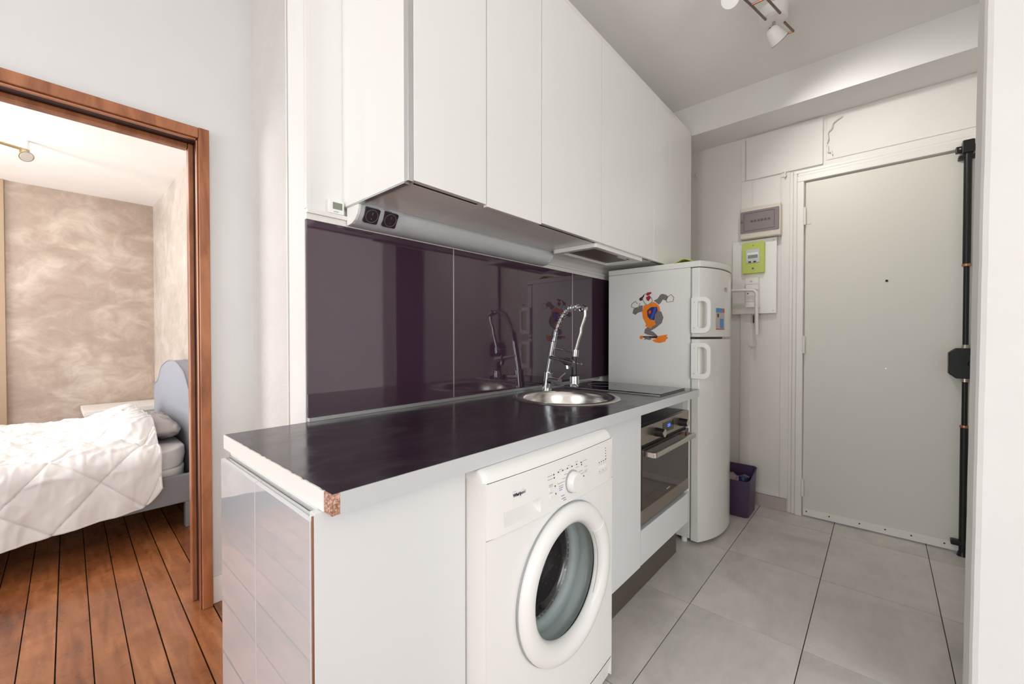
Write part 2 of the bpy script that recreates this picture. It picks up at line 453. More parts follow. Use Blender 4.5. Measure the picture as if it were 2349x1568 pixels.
tfloor = struct('floor.001', MB().box(0.64, XE + 0.1, -2.7, 1.42, -0.06, -0.004), 'grout_dark', 'large grey stone-look floor tiles with dark joints in the kitchen')
tw, td = 0.604, 0.4035
tmesh = bpy.data.meshes.new('floor_tile')
tb_ = MB().box(-tw / 2 + 0.0016, tw / 2 - 0.0016, -td / 2 + 0.0016, td / 2 - 0.0016, -0.008, 0.0)
tmesh.from_pydata(tb_.v, [], tb_.f); tmesh.materials.append(MATS['tile_grey'])
for i in range(-2, 3):
    for j in range(-8, 2):
        x0 = 1.848 + tw * i; x1 = x0 + tw; y0 = 0.612 + td * j; y1 = y0 + td
        cx0, cx1 = max(x0, 0.642), min(x1, XE + 0.02); cy0, cy1 = max(y0, -2.62), min(y1, 1.38)
        if cx1 - cx0 < 0.02 or cy1 - cy0 < 0.02: continue
        if (cx0, cx1, cy0, cy1) == (x0, x1, y0, y1):
            o = bpy.data.objects.new('floor_tile', tmesh); COL.objects.link(o); o.parent = tfloor
            o.location = Vector(((x0 + x1) / 2, (y0 + y1) / 2, 0)) - WL[tfloor]
        else:
            box('floor_tile', (cx0 + 0.0016, cx1 - 0.0016, cy0 + 0.0016, cy1 - 0.0016, -0.008, 0.0), 'tile_grey', tfloor)

struct('ceiling', MB().box(XL - 0.2, XE + 0.2, -2.8, YD + 0.1, CEIL, CEIL + 0.1), 'ceiling_white', 'plain white kitchen ceiling')
struct('ceiling.001', MB().box(XL - 0.2, 0.9, YD + 0.1, 5.6, 2.45, 2.55), 'bedroom_ceiling_white', 'bright white bedroom ceiling')
struct('trim_1', MB().box(2.97, XE, -0.5, YB, 2.545, CEIL), 'wall_white', 'boxed white ceiling beam above the entrance door')
# kitchen partition, its end, and the stucco return wall next to the bedroom doorway
struct('wall_back', MB().box(0.545, XE + 0.1, YB + 0.012, 1.50, 0, CEIL), 'wall_white', 'white kitchen partition wall behind the worktop')
struct('wall_return', MB().box(0.63, 0.76, 1.50, YD, 0, CEIL), 'stucco_white', 'pale stucco return wall between partition and bedroom doorway')
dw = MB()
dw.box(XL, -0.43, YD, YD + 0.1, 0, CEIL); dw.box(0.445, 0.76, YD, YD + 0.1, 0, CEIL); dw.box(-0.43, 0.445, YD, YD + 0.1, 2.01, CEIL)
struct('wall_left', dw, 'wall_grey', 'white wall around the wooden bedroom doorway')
# bedroom walls
struct('wall_bedroom_right', MB().box(0.70, 0.82, YD + 0.1, 5.52, 0, 2.45), 'stucco_pale', 'pale stucco bedroom wall behind the headboard')
struct('wall_bedroom_back', MB().box(XL - 0.2, 0.70, 5.40, 5.52, 0, 2.45), 'stucco_beige', 'beige trowelled stucco bedroom wall')
wl = MB()
def holed(mb, x0, x1, ya, yb, z1, oy0, oy1, oz0, oz1):
    mb.box(x0, x1, ya, oy0, 0, z1); mb.box(x0, x1, oy1, yb, 0, z1); mb.box(x0, x1, oy0, oy1, 0, oz0); mb.box(x0, x1, oy0, oy1, oz1, z1)
holed(wl, XL - 0.15, XL, YD + 0.1, 5.4, 2.45, 2.95, 4.85, 0.6, 2.3)
struct('wall_bedroom_left', wl, 'wall_white', 'bedroom wall with the window')
wl = MB(); holed(wl, XL - 0.15, XL, -2.6, YD + 0.1, CEIL, 0.0, 1.70, 0.2, 2.5)
struct('wall_front', wl, 'wall_white', 'living room wall with the tall window')
# near wall on the right, facing the windows: its free end leans a little and has a worn soft edge
mb = MB()
NZ = 40
q = 6
vs = []
for k in range(NZ + 1):
    z = CEIL * k / NZ
    ye = -0.1965 - 0.0068 * (z - 0.2) + 0.0018 * noise.noise((0, 0, z * 3.1)) + 0.001 * noise.noise((5, 0, z * 9))
    for (xx, yy) in ((1.748, -2.6), (1.748, ye - 0.016), (1.752, ye - 0.005), (1.762, ye), (1.87, ye), (1.87, -2.6)): vs.append((xx, yy, z))
fs = []
for k in range(NZ):
    for j in range(q):
        fs.append((k * q + j, k * q + (j + 1) % q, (k + 1) * q + (j + 1) % q, (k + 1) * q + j))
fs += [tuple(range(q)), tuple(range(NZ * q + q - 1, NZ * q - 1, -1))]
mb.add(vs, fs)
struct('wall_right', mb, 'wall_white', 'bright white wall edge close by on the right')
mb = MB().box(XL - 0.15, -1.7, -2.75, -2.6, 0, CEIL).box(0.5, 1.87, -2.75, -2.6, 0, CEIL).box(-1.7, 0.5, -2.75, -2.6, 0, 0.2).box(-1.7, 0.5, -2.75, -2.6, 2.5, CEIL)
struct('wall_rear', mb, 'wall_white', 'living room wall with the added rear window')
mb = MB().box(2.37, XE + 0.1, -0.62, -0.50, 0, CEIL).box(1.87, 2.37, -0.62, -0.50, 2.1, CEIL)
struct('wall_opposite', mb, 'wall_white', 'white wall facing the kitchen units')
d2 = struct('door_2', MB().box(1.87, 2.37, -0.585, -0.54, 0, 2.1), 'dark_door', 'dark door facing the kitchen')
# entrance wall with the doorway
ew = MB()
ew.box(XE, XE + 0.1, 0.375, YB + 0.02, 0, 2.6); ew.box(XE, XE + 0.1, -0.55, -0.46, 0, 2.6); ew.box(XE, XE + 0.1, -0.46, 0.375, 2.152, 2.6)
ewall = struct('wall_entrance', ew, 'panel_white', 'white painted panelled wall beside the entrance door')
PX = XE - 0.012
def panel(name, y0, y1, z0, z1, d=0.012, bev=0.004):
    return box(name, (XE - d, XE + 0.002, y0, y1, z0, z1), 'panel_white', ewall, bev)
panel('panel', 0.283, 0.712, 2.243, 2.535, 0.016)
panel('panel', -0.46, 0.268, 2.262, 2.545, 0.006)
panel('stile', 0.675, 0.745, 0.11, 2.243, 0.008)
panel('stile', 0.718, 0.745, 2.243, 2.535, 0.008)
panel('stile', 0.455, 0.503, 0.085, 2.24, 0.012)
panel('panel', 0.508, 0.670, 2.05, 2.232, 0.004)
panel('rail', 0.503, 1.34, 0.085, 0.115, 0.012)
struct('baseboard_entrance', MB().box(XE - 0.014, XE + 0.002, 0.463, 1.34, 0, 0.083), 'skirting_tile', 'beige tile skirting beside the entrance door', bevel=0.002)
# entrance door frame (three mouldings)
tr = struct('trim_2', MB().box(XE - 0.030, XE + 0.01, 0.377, 0.414, 0, 2.1548).box(XE - 0.030, XE + 0.01, -0.50, 0.414, 2.155, 2.192), 'frame_white', 'white moulded entrance door frame', bevel=0.004)
box('moulding', (XE - 0.020, XE + 0.01, 0.414, 0.437, 0, 2.214), 'frame_white', tr, 0.006)
box('moulding', (XE - 0.012, XE + 0.01, 0.437, 0.456, 0, 2.235), 'frame_white', tr, 0.004)
box('moulding', (XE - 0.020, XE + 0.01, -0.50, 0.4135, 2.1925, 2.214), 'frame_white', tr, 0.006)
box('moulding', (XE - 0.012, XE + 0.01, -0.50, 0.4365, 2.2145, 2.235), 'frame_white', tr, 0.004)
# bedroom doorway casing
cs = struct('trim_3', MB().box(0.425, 0.462, YD - 0.028, YD, 0.0, 2.036), 'casing_wood', 'red-brown wooden casing of the bedroom doorway', bevel=0.003)
box('head_casing', (-0.46, 0.4245, YD - 0.028, YD, 1.992, 2.034), 'casing_wood', cs, 0.003)
box('side_casing', (-0.46, -0.425, YD - 0.028, YD, 0.0, 1.99), 'casing_wood', cs, 0.003)
box('jamb', (0.428, 0.445, YD + 0.001, YD + 0.135, 0.0, 2.0), 'casing_groove', cs)
box('jamb', (-0.445, -0.428, YD + 0.001, YD + 0.135, 0.0, 2.0), 'casing_groove', cs)
box('head_jamb', (-0.427, 0.427, YD + 0.001, YD + 0.135, 1.995, 2.01), 'casing_groove', cs)
box('stop', (0.408, 0.428, YD + 0.075, YD + 0.115, 0.0, 1.995), 'casing_wood', cs, 0.004)
box('stop', (-0.428, -0.408, YD + 0.075, YD + 0.115, 0.0, 1.995), 'casing_wood', cs, 0.004)
box('head_stop', (-0.407, 0.407, YD + 0.075, YD + 0.115, 1.972, 1.995), 'casing_wood', cs, 0.004)
box('bead', (0.4185, 0.4245, YD - 0.016, YD + 0.0005, 0.0, 1.985), 'copper', cs, 0.002)
box('head_bead', (-0.42, 0.4185, YD - 0.016, YD + 0.0005, 1.984, 1.9915), 'copper', cs, 0.002)
struct('baseboard_left', MB().box(0.463, 0.63, YD - 0.012, YD, 0, 0.115), 'frame_white', 'white skirting right of the bedroom doorway', bevel=0.003)
struct('trim_4', MB().box(-0.55, -0.235, 5.375, 5.40, 0, 2.449), 'tan_wood', 'tan wooden board on the bedroom back wall', bevel=0.003)
struct('trim_5', MB().box(0.5445, 0.6295, YB + 0.152, 1.52, 0, CEIL), 'frame_white', 'white edge strip at the partition end')

# windows
def window(name, label, y0, y1, z0, z1, cols, rows):
    f = 0.06; x0, x1 = XL - 0.12, XL - 0.06
    wmb = MB()
    wmb.box(x0, x1, y0, y0 + f, z0, z1); wmb.box(x0, x1, y1 - f, y1, z0, z1); wmb.box(x0, x1, y0 + f, y1 - f, z0, z0 + f); wmb.box(x0, x1, y0 + f, y1 - f, z1 - f, z1)
    wo = struct(name, wmb, 'frame_white', label)
    iy0, iy1, iz0, iz1 = y0 + f, y1 - f, z0 + f, z1 - f
    for c in range(1, cols):
        yy = iy0 + (iy1 - iy0) * c / cols; box('mullion', (x0 + 0.01, x1 - 0.01, yy - 0.03, yy + 0.03, iz0, iz1), 'frame_white', wo)
    for c in range(cols):
        for r_ in range(rows):
            a0 = iy0 + (iy1 - iy0) * c / cols; a1 = iy0 + (iy1 - iy0) * (c + 1) / cols
            b0 = iz0 + (iz1 - iz0) * r_ / rows; b1 = iz0 + (iz1 - iz0) * (r_ + 1) / rows
            box('pane', (x0 + 0.026, x0 + 0.030, a0 + 0.001, a1 - 0.001, b0 + 0.001, b1 - 0.001), 'window_pane', wo)
window('window_1', 'tall living room window', 0.0, 1.70, 0.2, 2.5, 2, 1)
wo = struct('added_window', MB().box(-1.7, -1.64, -2.72, -2.66, 0.2, 2.5).box(0.44, 0.5, -2.72, -2.66, 0.2, 2.5).box(-1.64, 0.44, -2.72, -2.66, 0.2, 0.26).box(-1.64, 0.44, -2.72, -2.66, 2.44, 2.5), 'frame_white', 'tall rear window added for fill light')  # unseen window, added to carry the rear fill onto the kitchen fronts
box('mullion', (-0.63, -0.57, -2.71, -2.67, 0.26, 2.44), 'frame_white', wo)
for x0, x1 in ((-1.639, -0.631), (-0.569, 0.439)): box('pane', (x0, x1, -2.694, -2.690, 0.261, 2.439), 'window_pane', wo)
window('window_2', 'bedroom window', 2.95, 4.85, 0.6, 2.3, 2, 1)

# ------------------------------------------------------------------ entrance door
door = struct('door_1', MB().box(XE - 0.010, XE + 0.035, -0.455, 0.370, 0.008, 2.147), 'entrance_door_white', 'pale cream flush entrance door', bevel=0.002)
box('kick_strip', (XE - 0.016, XE - 0.0095, -0.455, 0.368, 0.010, 0.052), 'frame_white', door, 0.001)
for y in (0.352, 0.235, 0.09, -0.025, -0.135, -0.265):
    obj('screw', MB().cyl((XE - 0.018, y, 0.036), (XE - 0.0155, y, 0.036), 0.004, n=10), 'shadow_gap', door)
for z in (1.485, 0.975):
    obj('peephole', MB().cyl((XE - 0.014, -0.02, z), (XE - 0.0095, -0.02, z), 0.0065 if z > 1.2 else 0.005, n=14), 'shadow_gap' if z > 1.2 else 'steel', door)
for z in (0.19, 1.11, 1.93):
    h = obj('hinge', MB().cyl((XE - 0.034, 0.372, z - 0.055), (XE - 0.034, 0.372, z + 0.055), 0.008, n=12), 'frame_white', door, smooth=True)
    box('hinge_leaf', (XE - 0.013, XE - 0.0095, 0.342, 0.369, z - 0.05, z + 0.005), 'entrance_door_white', h)
# black three-point bolt bar
t = thing('bolt_bar_lock', 'black floor-to-lintel locking bar with box on the entrance door', 'door lock', (3.205, -0.33, 0))
BX, BY = 3.213, -0.330
obj('rod', MB().cyl((BX, BY, 1.115), (BX, BY, 1.54), 0.0115, n=16), 'black_metal', t, smooth=True)
obj('rod', MB().cyl((BX, BY, 1.54), (BX, BY, 2.15), 0.0155, n=16), 'black_metal', t, smooth=True)
obj('rod', MB().cyl((BX, BY, 0.02), (BX, BY, 0.69), 0.0155, n=16), 'black_metal', t, smooth=True)
obj('rod', MB().cyl((BX, BY, 0.69), (BX, BY, 0.925), 0.0115, n=16), 'black_metal', t, smooth=True)
for z in (1.535, 0.685):
    obj('collar', MB().lathe([(0.0125, -0.008), (0.0175, -0.006), (0.0185, 0), (0.0175, 0.006), (0.0125, 0.008)], (BX, BY, z + 0.001), n=18), 'copper', t, smooth=True)
lk = obj('lock_box', MB().prism([(-0.268, 0.965), (-0.268, 1.075), (-0.295, 1.10), (-0.425, 1.10), (-0.452, 1.075), (-0.452, 0.965), (-0.425, 0.94), (-0.295, 0.94)], 'x', 3.188, XE - 0.0105), 'black_metal', t, bevel=0.004)
obj('cylinder', MB().cyl((3.175, -0.355, 1.02), (3.1885, -0.355, 1.02), 0.016, 0.02, n=16), 'plastic_black', lk, smooth=True)
box('nameplate', (3.1865, 3.1885, -0.385, -0.34, 1.068, 1.076), 'socket_black', lk)
box('nameplate', (3.1865, 3.1885, -0.385, -0.34, 0.962, 0.970), 'socket_black', lk)
for z0, z1 in ((1.098, 1.118), (0.922, 0.942)):
    obj('joint', MB().cyl((BX, BY, z0), (BX, BY, z1), 0.0165, 0.0125 if z0 > 1 else 0.0165, n=14), 'steel', t, smooth=True)
br = box('top_bracket', (3.200, XE - 0.0305, -0.395, -0.285, 2.128, 2.160), 'black_metal', t, 0.003)
obj('striker', MB().prism(rrect(-0.352, -0.308, 2.12, 2.185, 0.006), 'x', 3.190, 3.2285), 'black_metal', t, bevel=0.002)
for y in (-0.300, -0.378):
    obj('screw', MB().cyl((3.197, y, 2.146), (3.2005, y, 2.146), 0.0045, n=10), 'steel_light', br)
box('guide', (3.202, XE - 0.0105, -0.36, -0.295, 2.095, 2.112), 'black_metal', t, 0.003)
box('guide', (3.198, XE - 0.017, -0.375, -0.285, 0.052, 0.078), 'black_metal', t, 0.005)
obj('floor_socket', MB().cyl((BX, BY, 0.001), (BX, BY, 0.022), 0.023, 0.018, n=18), 'black_metal', t, smooth=True)

# ------------------------------------------------------------------ worktop and base units
t = thing('worktop', 'dark aubergine laminate worktop with grey edge and broken white end', 'worktop', (1.28, 1.03, 0.851))
WX0, WX1, WY0, WY1, WZ0, WZ1 = 0.322, 2.242, 0.703, YB - 0.003, 0.851, 0.889
SC = (1.545, 1.055); SR = 0.238
# slab with a round cut-out for the sink
npt = 48
circ = [(SC[0] + (SR - 0.012) * math.cos(2 * math.pi * i / npt), SC[1] + (SR - 0.012) * math.sin(2 * math.pi * i / npt)) for i in range(npt)]
def ray_rect(i, x0, x1, y0, y1):
    a = 2 * math.pi * i / npt; dx, dy = math.cos(a), math.sin(a)
    ts = []
    if dx > 1e-9: ts.append((x1 - SC[0]) / dx)
    if dx < -1e-9: ts.append((x0 - SC[0]) / dx)
    if dy > 1e-9: ts.append((y1 - SC[1]) / dy)
    if dy < -1e-9: ts.append((y0 - SC[1]) / dy)
    tt = min(ts); return (SC[0] + dx * tt, SC[1] + dy * tt)
cy0, cy1 = WY0 + 0.0015, WY1
cx0, cx1 = SC[0] - 0.2907, SC[0] + 0.2907
sq = [ray_rect(i, cx0, cx1, cy0, cy1) for i in range(npt)]
for cxy in ((cx0, cy0), (cx1, cy0), (cx1, cy1), (cx0, cy1)):
    j = min(range(npt), key=lambda i: (sq[i][0] - cxy[0]) ** 2 + (sq[i][1] - cxy[1]) ** 2); sq[j] = cxy
mb = MB().ring(sq, circ, 'z', WZ0, WZ1)
mb.box(WX0 + 0.001, cx0, cy0, cy1, WZ0, WZ1).box(cx1, WX1, cy0, cy1, WZ0, WZ1)
obj('top', mb, 'worktop_dark', t)
box('front_edge', (WX0 + 0.014, WX1 + 0.001, WY0 - 0.0012, WY0 + 0.0012, WZ0 - 0.0005, WZ1 - 0.0008), 'worktop_edge', t)
# white melamine strip on the broken left end, stopping short of the front corner
endp = []
NE = 60
vs = []
for i in range(NE + 1):
    yy = 0.732 + (WY1 - 0.732) * i / NE
    zt = WZ1 - 0.0004 - (0.004 * max(0, noise.noise((yy * 60, 0, 3))) if yy < 1.2 else 0.001 * max(0, noise.noise((yy * 60, 0, 3))))
    off = 0.004 * noise.noise((0.3, yy * 40, 2)) if i == 0 else 0
    vs += [(WX0 - 0.0022, yy + off, WZ0), (WX0 - 0.0022, yy, zt), (WX0 + 0.0012, yy, zt), (WX0 + 0.0012, yy, WZ0)]
fs = []
for i in range(NE):
    for q in range(4): fs.append((i * 4 + q, i * 4 + (q + 1) % 4, (i + 1) * 4 + (q + 1) % 4, (i + 1) * 4 + q))
fs += [(0, 1, 2, 3), tuple(NE * 4 + q for q in (3, 2, 1, 0))]
obj('end_edge', MB().add(vs, fs), 'edge_white', t)
box('bare_core', (WX0 - 0.0006, WX0 + 0.014, WY0 - 0.0008, 0.7325, WZ0 - 0.0004, WZ1 - 0.0012), 'chipboard', t)

# end cabinet of the peninsula (two glossy doors towards the room)
t = thing('end_cabinet', 'white peninsula cabinet with two mirror-gloss doors under the worktop end', 'cabinet', (0.48, 1.02, 0))
box('body', (0.322, 0.655, 0.757, 1.300, 0.0, 0.850), 'laminate_white', t)
for y0, y1 in ((0.741, 1.0285), (1.0315, 1.300)):
    box('door', (0.300, 0.318, y0, y1, 0.012, 0.8385), 'gloss_white', t, 0.0012)
box('top_rail', (0.3185, 0.322, 0.741, 1.300, 0.80, 0.8435), 'aluminium', t)
box('side_panel', (0.306, 0.659, 0.738, 0.7565, 0.0, 0.850), 'panel_laminate', t, 0.0012)
box('edge_strip', (0.3025, 0.3058, 0.7385, 0.7405, 0.0, 0.846), 'copper', t)

# narrow base cabinet
t = thing('narrow_base_cabinet', 'narrow plain white base cabinet between washing machine and oven', 'cabinet', (1.51, 1.0, 0))
obj('body', MB().box(1.285, 1.301, 0.762, 1.34, 0.2, 0.783).box(1.616, 1.632, 0.762, 1.34, 0.2, 0.783).box(1.301, 1.616, 0.762, 1.34, 0.2, 0.216).box(1.301, 1.616, 1.33, 1.34, 0.216, 0.783), 'laminate_white', t)
box('door', (1.275, 1.6345, 0.741, 0.7605, 0.200, 0.846), 'panel_laminate', t, 0.0015)
# oven housing with drawer
t = thing('oven_housing', 'white housing with drawer front under the built-in oven', 'cabinet', (1.92, 1.0, 0))
mb = MB().box(1.636, 1.650, 0.765, 1.34, 0.2, 0.783).box(2.192, 2.206, 0.765, 1.34, 0.2, 0.850).box(1.650, 2.192, 0.78, 1.34, 0.2, 0.216).box(1.650, 2.192, 0.80, 1.34, 0.348, 0.36)
obj('body', mb, 'laminate_white', t)
box('back_panel', (1.650, 2.192, 1.30, 1.31, 0.36, 0.850), 'smoked_dark', t)
box('cavity_lining', (1.651, 2.191, 0.765, 1.30, 0.7805, 0.783), 'smoked_dark', t)
box('side_strip', (2.1965, 2.2165, 0.741, 0.7645, 0.36, 0.850), 'edge_white', t, 0.002)
box('drawer_front', (1.640, 2.200, 0.741, 0.7625, 0.203, 0.350), 'panel_laminate', t, 0.0015)
box('drawer_grip', (1.640, 2.200, 0.7625, 0.775, 0.345, 0.354), 'aluminium', t)
t = tag(box('plinth', (1.280, 2.242, 0.816, 0.832, 0.0, 0.198), 'plinth_brown', None, 0.001), 'brown brushed plinth board under the oven and narrow cabinet', 'plinth')

# ------------------------------------------------------------------ oven
t = thing('oven', 'built-in stainless oven with dark glass door and blue clock', 'oven', (1.92, 1.0, 0.36))
box('body', (1.655, 2.187, 0.762, 1.28, 0.375, 0.780), 'smoked_dark', t)
cp = box('control_panel', (1.637, 2.196, 0.738, 0.7615, 0.707, 0.782), 'steel', t, 0.0015)
box('display', (1.857, 1.985, 0.7365, 0.7382, 0.722, 0.768), 'display_black', cp)
text('digits', '2:51', 0.019, (1.925, 0.7362, 0.748), (1, 0, 0), (0, 0, 1), 'digits_blue', cp)
for x in (1.780, 2.068):
    kb = obj('knob', MB().cyl((x, 0.700, 0.741), (x, 0.738, 0.741), 0.0175, 0.020, n=24), 'plastic_black', cp, smooth=True)
    obj('knob_cap', MB().cyl((x, 0.6975, 0.741), (x, 0.7002, 0.741), 0.0170, n=24), 'steel_light', kb, smooth=True)
box('air_gap', (1.640, 2.193, 0.752, 0.7615, 0.690, 0.7065), 'plastic_black', t)
dr = box('door', (1.637, 2.196, 0.738, 0.760, 0.4335, 0.690), 'oven_glass', t, 0.0015)
box('lower_strip', (1.637, 2.196, 0.737, 0.760, 0.377, 0.4333), 'steel', t, 0.0015)
obj('logo', MB().box(1.90, 1.945, 0.7372, 0.7382, 0.452, 0.459), 'steel_light', dr)
hb = MB()
hp = [(1.665, 0.738), (1.665, 0.702), (1.668, 0.694), (1.676, 0.690), (2.158, 0.690), (2.166, 0.694), (2.169, 0.702), (2.169, 0.738),
      (2.152, 0.738), (2.152, 0.706), (1.682, 0.706), (1.682, 0.738)]
vs = [(p[0], p[1], 0.655) for p in hp] + [(p[0], p[1], 0.677) for p in hp]
k = len(hp)
hb.add(vs, [(i, (i + 1) % k, k + (i + 1) % k, k + i) for i in range(k)] +
       [(0, 1, 10, 11), (1, 2, 3, 10), (3, 4, 9, 10), (4, 5, 6, 9), (6, 7, 8, 9)] +
       [(k + 0, k + 1, k + 10, k + 11), (k + 1, k + 2, k + 3, k + 10), (k + 3, k + 4, k + 9, k + 10), (k + 4, k + 5, k + 6, k + 9), (k + 6, k + 7, k + 8, k + 9)])
obj('handle', hb, 'steel_light', dr, bevel=0.003)

# ------------------------------------------------------------------ washing machine
t = thing('washing_machine', 'white front-loading washing machine with round glass door', 'washing machine', (0.96, 0.95, 0))
wx0, wx1, wy = 0.663, 1.258, 0.672
DC = (0.976, 0.470)
# front sheet with a round porthole, slightly bowed
nf = 64
def bow(x): return wy - 0.010 * (1 - ((x - (wx0 + wx1) / 2) / ((wx1 - wx0) / 2)) ** 2)
outer = []
for i in range(nf):
    a = 2 * math.pi * i / nf; dx, dz = math.cos(a), math.sin(a); ts = []
    if dx > 1e-9: ts.append((wx1 - DC[0]) / dx)
    if dx < -1e-9: ts.append((wx0 - DC[0]) / dx)
    if dz > 1e-9: ts.append((0.690 - DC[1]) / dz)
    if dz < -1e-9: ts.append((0.085 - DC[1]) / dz)
    tt = min(ts); outer.append((DC[0] + dx * tt, DC[1] + dz * tt))
for cxy in ((wx0, 0.085), (wx1, 0.085), (wx1, 0.690), (wx0, 0.690)):
    j = min(range(nf), key=lambda i: (outer[i][0] - cxy[0]) ** 2 + (outer[i][1] - cxy[1]) ** 2); outer[j] = cxy
vs = []
rings = [0.0, 0.25, 0.5, 0.75, 1.0]
for tt in rings:
    for i in range(nf):
        a = 2 * math.pi * i / nf
        ix, iz = DC[0] + 0.160 * math.cos(a), DC[1] + 0.160 * math.sin(a)
        x = ix + (outer[i][0] - ix) * tt; z = iz + (outer[i][1] - iz) * tt
        vs.append((x, bow(x), z))
fs = [(r_ * nf + i, r_ * nf + (i + 1) % nf, (r_ + 1) * nf + (i + 1) % nf, (r_ + 1) * nf + i) for r_ in range(4) for i in range(nf)]
obj('front_panel', MB().add(vs, fs), 'appliance_white', t, smooth=True)
mb = MB().box(wx0, wx0 + 0.004, wy + 0.0005, 1.25, 0.02, 0.822).box(wx1 - 0.004, wx1, wy + 0.0005, 1.25, 0.02, 0.822).box(wx0 + 0.004, wx1 - 0.004, 1.24, 1.25, 0.02, 0.822).box(wx0 + 0.004, wx1 - 0.004, wy + 0.02, 1.24, 0.02, 0.03)
obj('body', mb, 'appliance_white', t)
# curved control fascia
def fascia(u, v):
    x = wx0 + (wx1 - wx0) * u; z = 0.691 + (0.820 - 0.691) * v
    e_ = min(u, 1 - u) * (wx1 - wx0)
    return (x, bow(x) - 0.0045 * min(1, e_ / 0.012) + 0.006 * v * min(1, 0.25 + e_ / 0.012), z)
# the fascia sheet leaves an opening for the detergent drawer grip
DX_ = (0.716, 0.852); DZ_ = (0.704, 0.741)
gx = sorted(set([wx0 + (wx1 - wx0) * i / 24 for i in range(25)] + list(DX_))); gz = [0.691, 0.704, 0.7225, 0.741, 0.76, 0.78, 0.80, 0.820]
vs = [fascia((x - wx0) / (wx1 - wx0), (z - 0.691) / 0.129) for x in gx for z in gz]
fs = []
for i in range(len(gx) - 1):
    for j in range(len(gz) - 1):
        if DX_[0] - 1e-6 <= gx[i] and gx[i + 1] <= DX_[1] + 1e-6 and DZ_[0] - 1e-6 <= gz[j] and gz[j + 1] <= DZ_[1] + 1e-6: continue
        fs.append((i * len(gz) + j, (i + 1) * len(gz) + j, (i + 1) * len(gz) + j + 1, i * len(gz) + j + 1))
fa = obj('control_panel', MB().add(vs, fs), 'appliance_panel', t, smooth=True)
# lid with rounded front edge
LP = [(0, 0.8212), (0.0008, 0.826), (0.003, 0.832), (0.0075, 0.839), (0.014, 0.8445), (0.022, 0.848), (0.034, 0.8497), (0.06, 0.8498), (0.54, 0.8498), (0.54, 0.8212)]
NL = 40; vs = []; kk = len(LP)
for i in range(NL + 1):
    e_ = 0.5 - 0.5 * math.cos(math.pi * i / NL)
    x = wx0 - 0.001 + (wx1 - wx0 + 0.002) * e_
    ex = min(e_, 1 - e_) * (wx1 - wx0)
    cr = 0.012 - math.sqrt(max(0, 0.012 ** 2 - max(0, 0.012 - ex) ** 2))
    for dy_, z in LP: vs.append((x, bow(x) + 0.002 + dy_ + (cr if dy_ < 0.5 else 0), z - cr * 0.8 * max(0, (z - 0.8212) / 0.0286)))
fs = [(i * kk + q, (i + 1) * kk + q, (i + 1) * kk + (q + 1) % kk, i * kk + (q + 1) % kk) for i in range(NL) for q in range(kk)]
fs += [tuple(range(kk)), tuple(range(NL * kk, NL * kk + kk))]
li = obj('lid', MB().add(vs, fs), 'appliance_white', t, smooth=True, angle=50)
# detergent drawer recess
def pocket(u, v):      # scooped pocket: deep at the top, meeting the fascia at the lower edge
    x = DX_[0] + (DX_[1] - DX_[0]) * u; z = DZ_[0] + (DZ_[1] - DZ_[0]) * v
    e_ = min(1, min(u, 1 - u) / 0.06); d_ = 0.026 * math.sin(min(1, v * 1.25) * math.pi / 2) * e_
    if v > 0.985: d_ = 0
    return (x, fascia((x - wx0) / (wx1 - wx0), (z - 0.691) / 0.129)[1] + d_, z)
obj('drawer_grip', MB().grid(pocket, 34, 30), 'appliance_panel', t, smooth=True)
# seam lines of the plinth flap and fascia
sm_ = MB()
for i in range(24):
    x0_ = wx0 + (wx1 - wx0) * i / 24; x1_ = wx0 + (wx1 - wx0) * (i + 1) / 24
    sm_.add([(x0_, bow(x0_) - 0.0006, 0.6885), (x1_, bow(x1_) - 0.0006, 0.6885), (x1_, bow(x1_) - 0.0006, 0.6912), (x0_, bow(x0_) - 0.0006, 0.6912)], [(0, 1, 2, 3)])
obj('seam', sm_, 'print_grey', t)
obj('plinth_flap', MB().grid(lambda u, v: (wx0 + 0.004 + (wx1 - wx0 - 0.008) * u, bow(wx0 + (wx1 - wx0) * u) - 0.001 + 0.012 * (1 - v), 0.012 + 0.0715 * v), 24, 4), 'appliance_panel', t, smooth=True)
for x in (0.71, 1.21):
    for y in (0.72, 1.20):
        obj('foot', MB().cyl((x, y, 0.0), (x, y, 0.0205), 0.02, n=14), 'plastic_black', t)
# porthole door
yf0 = wy - 0.010
dpf = [(0.214, 0.004), (0.2165, -0.008), (0.2145, -0.015), (0.208, -0.022), (0.194, -0.0265), (0.178, -0.0255), (0.165, -0.017), (0.157, -0.006), (0.1555, 0.004)]
drr = obj('door', MB().lathe(dpf, (DC[0], yf0, DC[1]), 'y', 72), 'appliance_white', t, smooth=True, angle=60)
obj('door_shadow_gasket', MB().lathe([(0.2185, -0.0005), (0.2185, -0.003), (0.210, -0.003)], (DC[0], yf0, DC[1]), 'y', 72), 'rubber_grey', t)
hpf = [(0.2185, -0.006), (0.2165, -0.0165), (0.2085, -0.0240), (0.194, -0.0285), (0.1770, -0.0280), (0.1600, -0.0210), (0.1560, -0.010), (0.170, -0.010)]
obj('door_handle', MB().lathe(hpf, (DC[0], yf0, DC[1]), 'y', 22, math.radians(-36), math.radians(36), closed=True), 'appliance_panel', drr, smooth=True, angle=50)
gl = [(0.1555, 0.000), (0.1545, 0.012), (0.148, 0.028), (0.138, 0.055), (0.130, 0.078), (0.120, 0.088), (0.100, 0.093), (0.05, 0.096), (0.0005, 0.097)]
go = obj('door_glass', MB().lathe(gl, (DC[0], yf0, DC[1]), 'y', 64), 'door_glass', drr, smooth=True, angle=70)
